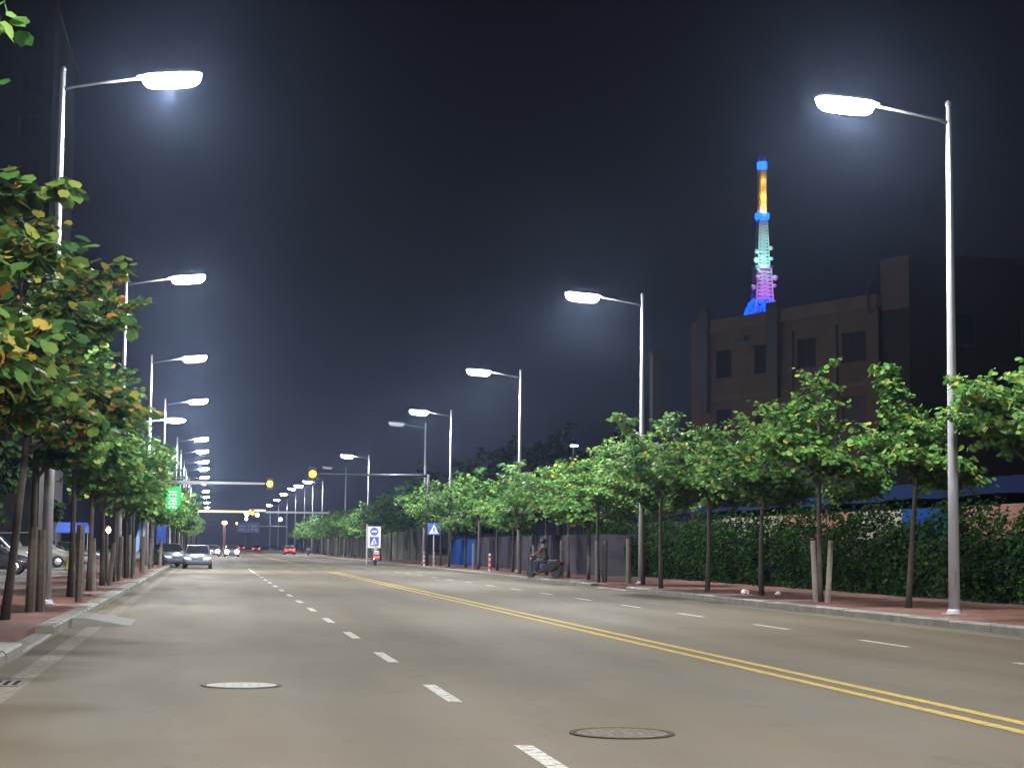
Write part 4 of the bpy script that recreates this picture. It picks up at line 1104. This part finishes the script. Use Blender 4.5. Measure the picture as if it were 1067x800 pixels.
# ------------------------------------------------------------------ cars
def car(loc, rz, paint, label, kind='saloon', head=None, tail=None, group=None):
    o = empty('parked_car' if head is None and tail is None else 'car', loc, rz, label, 'car', group)
    if kind == 'saloon': L, Wd, belt, Hr, cab, zb = 4.5, .88, .92, 1.45, [(-1.75, .93), (-.95, 1.42), (.25, 1.45), (1.15, .96)], .22
    elif kind == 'hatch': L, Wd, belt, Hr, cab, zb = 3.9, .84, .95, 1.50, [(-1.9, 1.0), (-1.5, 1.45), (.2, 1.5), (1.05, .98)], .22
    else: L, Wd, belt, Hr, cab, zb = 4.7, .90, 1.12, 1.95, [(-2.2, 1.14), (-2.05, 1.9), (.6, 1.95), (1.45, 1.15)], .28
    h = L / 2
    st = [(-h, .80, .48, belt - .14), (-h + .1, .93, .34, belt - .03), (-h + .7, 1, zb, belt + .0), (-.4, 1, zb, belt), (cab[3][0], 1, zb, belt), (h - .75, .99, zb, belt - .10), (h - .2, .94, .26, belt - .2), (h, .78, .36, belt - .32)]
    vs, fs = [], []
    for y, w, z0, z1 in st:
        w *= Wd
        ring = [(-w * .9, z0), (-w, z0 + .12), (-w * 1.01, (z0 + z1) / 2 + .05), (-w * .96, z1 - .06), (-w * .84, z1), (0, z1 + .025), (w * .84, z1), (w * .96, z1 - .06), (w * 1.01, (z0 + z1) / 2 + .05), (w, z0 + .12), (w * .9, z0)]
        vs += [(x, y, z) for x, z in ring]
    n = 11
    for i in range(len(st) - 1):
        for j in range(n):
            k = (j + 1) % n; fs.append((i * n + j, (i + 1) * n + j, (i + 1) * n + k, i * n + k))
    fs += [tuple(range(n)), tuple(reversed(range((len(st) - 1) * n, len(st) * n)))]
    MB().add(vs, fs).build('body', paint, o, smooth=True, bevel=.03)
    # cabin
    wb_, wr = Wd * .93, Wd * .74
    (y0, z0), (y1, z1), (y2, z2), (y3, z3) = cab
    zbelt = belt - .02
    b4 = [(-wb_, y0, zbelt), (wb_, y0, zbelt), (wb_, y3, zbelt), (-wb_, y3, zbelt)]
    r4 = [(-wr, y1, z1), (wr, y1, z1), (wr, y2, z2), (-wr, y2, z2)]
    MB().add(b4 + r4, [(0, 1, 5, 4), (1, 2, 6, 5), (2, 3, 7, 6), (3, 0, 4, 7), (4, 5, 6, 7)]).build('cabin', paint, o, bevel=.06)
    def pane(a, b, c, d, name, inset=.12, eps=.012):
        a, b, c, d = map(Vector, (a, b, c, d)); m = (a + b + c + d) / 4
        nrm = (b - a).cross(d - a).normalized()
        if nrm.dot(m - Vector((0, (y0 + y3) / 2, zbelt + .1))) < 0: nrm = -nrm
        q = [p + (m - p) * inset + nrm * eps for p in (a, b, c, d)]
        mb = MB(); q2 = [p - nrm * .008 for p in q]
        mb.add(q + q2, [(0, 1, 2, 3), (7, 6, 5, 4), (0, 4, 5, 1), (1, 5, 6, 2), (2, 6, 7, 3), (3, 7, 4, 0)]); mb.build(name, M['car_glass'], o)
    pane(b4[3], b4[2], r4[2], r4[3], 'windscreen'); pane(b4[0], b4[1], r4[1], r4[0], 'rear_window')
    for s in (0, 1):
        bb = [b4[1], b4[2], r4[2], r4[1]] if s else [b4[0], b4[3], r4[3], r4[0]]
        v = [Vector(p) for p in bb]
        m1, m2 = v[0].lerp(v[1], .48), v[3].lerp(v[2], .42)
        pane(v[0], m1, m2, v[3], 'side_window', .14); pane(m1, v[1], v[2], m2, 'side_window', .14)
    for s in (-1, 1):
        for yw in (-h + .82, h - .82):
            mb = MB(); mb.lathe([(.20, -.11), (.31, -.11), (.33, -.07), (.33, .07), (.31, .11), (.20, .11)], 20, (s * (Wd - .09), yw, .33), 'x'); wo_ = mb.build('wheel', M['rubber'], o, smooth=False)
            mb = MB(); mb.lathe([(.20, 0), (.17, .02), (.05, .03)], 10, (0, 0, 0), 'x'); mb.xform(Matrix.Translation((s * (Wd + .02), yw, .33)) @ Matrix.Scale(s, 4, (1, 0, 0))); mb.build('rim', M['chrome'], wo_)
        zl = belt - .36
        mb = MB(); mb.add([(s * Wd * .42, h - .02, zl), (s * Wd * .84, h - .10, zl + .03), (s * Wd * .90, h - .26, zl + .16), (s * Wd * .48, h - .06, zl + .13), (s * Wd * .42, h + .03, zl), (s * Wd * .86, h - .02, zl + .03), (s * Wd * .97, h - .24, zl + .16), (s * Wd * .48, h + .0, zl + .13)],
                          [(0, 1, 2, 3), (7, 6, 5, 4), (0, 4, 5, 1), (1, 5, 6, 2), (2, 6, 7, 3), (3, 7, 4, 0)]); 
        if head: mb.lathe([(.20, .0), (.23, .06), (.16, .12), (.04, .15)], 14, (s * Wd * .68, h - .06, zl + .08), 'y')
        mb.build('headlight', head or M['lamp_glass'], o)
        mb = MB(); mb.box(min(s * Wd * .55, s * Wd * .88), max(s * Wd * .55, s * Wd * .88), -h - .03, -h + .08, belt - (.40 if tail else .32), belt - (.06 if tail else .12)); mb.build('tail_light', tail or M['tail_off'], o)
        mb = MB(); mb.box(min(s * (Wd - .02), s * (Wd + .18)), max(s * (Wd - .02), s * (Wd + .18)), y3 - .45, y3 - .36, belt + .0, belt + .13); mb.build('mirror', paint, o, bevel=.02)
    mb = MB(); mb.box(-.36 * Wd, .36 * Wd, h - .02, h + .02, belt - .42, belt - .30); mb.build('grille', M['black'], o)
    mb = MB(); mb.box(-.7 * Wd, .7 * Wd, h - .06, h + .025, .30, .43); mb.build('air_intake', M['black'], o)
    mb = MB(); mb.box(-.22, .22, h + .022, h + .035, .44, .55); mb.build('number_plate', M['plate'], o)
    mb = MB(); mb.box(-.22, .22, -h - .02, -h + .05, .52, .63); mb.build('number_plate', M['plate'], o)
    return o
car((-.76, 114.6, 0), PI, M['silver_paint'], 'silver saloon facing the camera at the left side of the road')
car((-2.55, 119.5, .02), PI + .25, M['grey_paint'], 'grey hatchback angled half onto the left pavement behind the silver saloon', 'hatch')
GP = 'cars parked nose to the street on the left strip'
car((-9.6, 79.5, PH - .012), -PI / 2, M['dark_paint'], 'dark saloon parked behind the left stakes, its lamps glinting', group=GP)
car((-10.4, 85.5, PH - .012), -PI / 2, M['white_paint'], 'white van parked at the left edge behind the dark saloon', 'van', group=GP)
car((-9.9, 103, PH - .012), -PI / 2 + .1, M['white_paint'], 'white van parked between left lamp pole and the blue awning', 'van', group=GP)
car((-9.4, 110, PH - .012), -PI / 2, M['dark_paint'], 'dark hatchback parked past the second white van', 'hatch', group=GP)
car((-9.4, 121, PH - .012), -PI / 2, M['grey_paint'], 'grey saloon parked farthest along the left strip', group=GP)
GD = 'cars driving far down the road'
car((.35, 232, 0), PI, M['grey_paint'], 'oncoming car with pinkish lit headlights beside the silver saloon', head=M['head_pink'], group=GD)
car((2.6, 222, 0), PI, M['grey_paint'], 'oncoming car with the brightest white headlights far down the road', head=M['head_on'], group=GD)
car((5.9, 470, 0), PI, M['grey_paint'], 'farthest oncoming car with small headlights', head=M['head_pink'], group=GD)
car((6.2 + 2.2, 496, 0), 0, M['dark_paint'], 'farthest car showing red tail lights', tail=M['tail_on'], group=GD)
car((9.55, 385, 0), 0, M['dark_paint'], 'single car with red tail lights in the middle distance', tail=M['tail_on'], group=GD)
car((12.6, 292, 0), 0, M['red_paint'], 'red car with red tail lights near the distant right trees', tail=M['tail_on'], group=GD)

# ------------------------------------------------------------------ riders
def skinned(name, joints, edges, m, parent=None, levels=2, root=0):
    me = bpy.data.meshes.new(name)
    me.from_pydata([j[0] for j in joints], edges, [])
    ob = bpy.data.objects.new(name, me)
    link(ob, parent)
    me.materials.append(m)
    md = ob.modifiers.new('skin', 'SKIN'); md.use_smooth_shade = True
    if not me.skin_vertices: me.skin_vertices.new()
    for i, j in enumerate(joints):
        r = j[1]
        me.skin_vertices[0].data[i].radius = (r, r) if not isinstance(r, tuple) else r
        me.skin_vertices[0].data[i].use_root = (i == root)
    sd = ob.modifiers.new('subdiv', 'SUBSURF'); sd.levels = levels; sd.render_levels = levels
    return ob
def rider(loc, rz, top, low, head_m, head_name, label):
    """person seated, facing +y, hands forward on the bar; local origin on the ground under the saddle"""
    J = [((0, -.05, .80), .13), ((0, -.03, .98), .13), ((0, .0, 1.18), .15), ((0, .02, 1.34), .12), ((0, .04, 1.44), .055), ((0, .07, 1.54), .085), ((0, .08, 1.63), .095), ((0, .07, 1.70), .06)]
    E = [(0, 1), (1, 2), (2, 3), (3, 4), (4, 5), (5, 6), (6, 7)]
    def chain(a, pts):
        for p in pts:
            J.append(p); E.append((a, len(J) - 1)); a = len(J) - 1
        return a
    arms, legs = [], []
    for s in (-1, 1):
        a0 = [((s * .19, .03, 1.34), .058), ((s * .25, .16, 1.12), .046), ((s * .24, .40, 1.02), .036)]
        l0 = [((s * .11, .0, .80), .085), ((s * .16, .40, .74), .066), ((s * .14, .38, .40), .052), ((s * .13, .36, .28), .045)]
        e = chain(3, a0); arms.append(a0)
        hnd = chain(e, [((s * .235, .46, 1.02), .030), ((s * .23, .50, 1.02), .034)])
        for k in range(4): chain(hnd, [((s * (.205 + .018 * k), .55, 1.025), .009), ((s * (.205 + .018 * k), .565, .995), .008)])
        chain(hnd, [((s * .20, .51, 1.0), .010), ((s * .185, .54, .99), .009)])
        e = chain(0, l0); legs.append(l0)
        chain(e, [((s * .13, .44, .25), .04), ((s * .13, .54, .24), .032)])
    J.append(((0, .175, 1.60), .016)); E.append((6, len(J) - 1))
    p = skinned('person', J, E, M['skin'])
    p.location = loc; p.rotation_euler = (0, 0, rz)
    tag(p, label, 'person')
    J2 = [(J[i][0], J[i][1] + .022) for i in range(0, 4)]; E2 = [(0, 1), (1, 2), (2, 3)]
    for a0 in arms:
        prev = 3
        for q, r in a0: J2.append((q, r + .02)); E2.append((prev, len(J2) - 1)); prev = len(J2) - 1
    skinned('jacket', J2, E2, M[top], p)
    J3 = [((0, -.05, .82), .155)]; E3 = []
    for l0 in legs:
        prev = 0
        for q, r in l0: J3.append((q, r + .018)); E3.append((prev, len(J3) - 1)); prev = len(J3) - 1
    skinned('trousers', J3, E3, M[low], p)
    mb = MB(); mb.lathe([(.09, 1.55), (.125, 1.60), (.132, 1.67), (.11, 1.75), (.05, 1.795)], 14, (0, .055, 0)); mb.build(head_name, M[head_m], p, smooth=True)
    for s in (-1, 1):
        mb = MB(); mb.box(s * .13 - .045, s * .13 + .045, .32, .58, .19, .245); mb.build('shoe', M['black'], p, bevel=.02)
        mb = MB(); mb.lathe([(.012, -.004), (.012, .004)], 8, (s * .035, .168, 1.635), 'y'); mb.build('eye', M['sign_black'], p)
    return p
def scooter(loc, rz, paint, label, tail, box=False):
    o = empty('scooter', loc, rz, label, 'scooter')
    for y in (-.62, .66):
        mb = MB(); mb.lathe([(.16, -.05), (.235, -.05), (.25, -.02), (.25, .02), (.235, .05), (.16, .05)], 20, (0, y, .25), 'x'); w = mb.build('wheel', M['rubber'], o)
        mb = MB(); mb.lathe([(.155, -.03), (.155, .03)], 16, (0, y, .25), 'x'); mb.build('rim', M['chrome'], w)
    mb = MB()
    st = [(-.85, .10, .55, .74), (-.6, .17, .42, .76), (-.25, .18, .34, .74), (.05, .16, .22, .42), (.40, .17, .20, .28), (.52, .18, .24, .60), (.60, .16, .45, .95), (.62, .07, .70, 1.0)]
    vs, fs = [], []
    for y, w, z0, z1 in st: vs += [(-w, y, z0), (-w * .9, y, z1), (w * .9, y, z1), (w, y, z0)]
    for i in range(len(st) - 1):
        for j in range(4):
            k = (j + 1) % 4; fs.append((i * 4 + j, (i + 1) * 4 + j, (i + 1) * 4 + k, i * 4 + k))
    fs += [(0, 1, 2, 3), (31, 30, 29, 28)]
    mb.add(vs, fs).build('body', paint, o, smooth=False, bevel=.03)
    mb = MB(); mb.box(-.14, .14, -.75, .08, .745, .81); mb.build('seat', M['black'], o, bevel=.03)
    mb = MB(); mb.tube([(0, .66, .28), (0, .55, 1.0)], .03, 8); mb.build('fork', M['dark_metal'], o)
    mb = MB(); mb.tube([(-.30, .50, 1.0), (-.1, .55, 1.03), (.1, .55, 1.03), (.30, .50, 1.0)], .017, 8); mb.build('handlebar', M['dark_metal'], o)
    for s in (-1, 1):
        mb = MB(); mb.tube([(s * .27, .53, 1.03), (s * .30, .53, 1.22)], .008, 6); mb.lathe([(.06, -.008), (.06, .008)], 12, (s * .31, .53, 1.26), 'y'); mb.build('mirror', M['black'], o)
    mb = MB(); mb.box(-.24, .24, -.90, -.855, .58, .72); mb.build('tail_light', tail, o)
    mb = MB(); mb.lathe([(.09, 0), (.07, .03)], 14, (0, .64, .86), 'y'); mb.build('headlight', M['lamp_glass'], o)
    mb = MB(); mb.box(-.10, .10, -.885, -.86, .40, .52); mb.build('number_plate', M['plate'], o)
    if box: mb = MB(); mb.box(-.22, .22, -1.02, -.62, .82, 1.12); mb.build('luggage_box', M['helmet'], o, bevel=.03)
sc_t = mat('scooter_tail', (1, .03, .015), .3, emit=(1, .02, .012), estr=7)
scooter((12.9, 142, 0), .0, M['grey_paint'], 'grey scooter with red tail light riding away below the white sign board', sc_t, True)
rider((12.9, 142, 0), .0, 'jacket_grey', 'trousers', 'helmet', 'helmet', 'person in grey jacket and pale helmet riding the scooter away below the white sign')
scooter((14.9, 80.0, PH), .9, M['dark_paint'], 'dark scooter standing at the right kerb before the grey hoarding', M['tail_off'])
rider((14.9, 80.0, PH), .9, 'shirt', 'trousers', 'hair', 'hair', 'person in brown shirt and dark trousers sitting on the dark scooter')
for i, (x, y) in enumerate(((15.2, 262),)):
    scooter((14.0, 262, 0), 0, M['white_paint'], 'tiny pale scooter parked before the distant right trees', M['tail_off'], True)

# ------------------------------------------------------------------ haze
mb = MB(); mb.box(-890, 890, -58, 1500, -1.02, 122)
hz = mb.build('haze', None)
tag(hz, 'thin night haze lit by the lamps', 'haze', kind='stuff')
hm = bpy.data.materials.new('night_haze'); hm.use_nodes = True
ht = hm.node_tree; ht.nodes.clear()
ho = ht.nodes.new('ShaderNodeOutputMaterial'); hv = ht.nodes.new('ShaderNodeVolumePrincipled')
hv.inputs['Color'].default_value = (.50, .64, 1.0, 1)
hv.inputs['Density'].default_value = HAZE_DENSITY
hv.inputs['Anisotropy'].default_value = .89
ht.links.new(hv.outputs[0], ho.inputs['Volume'])
hz.data.materials.append(hm)
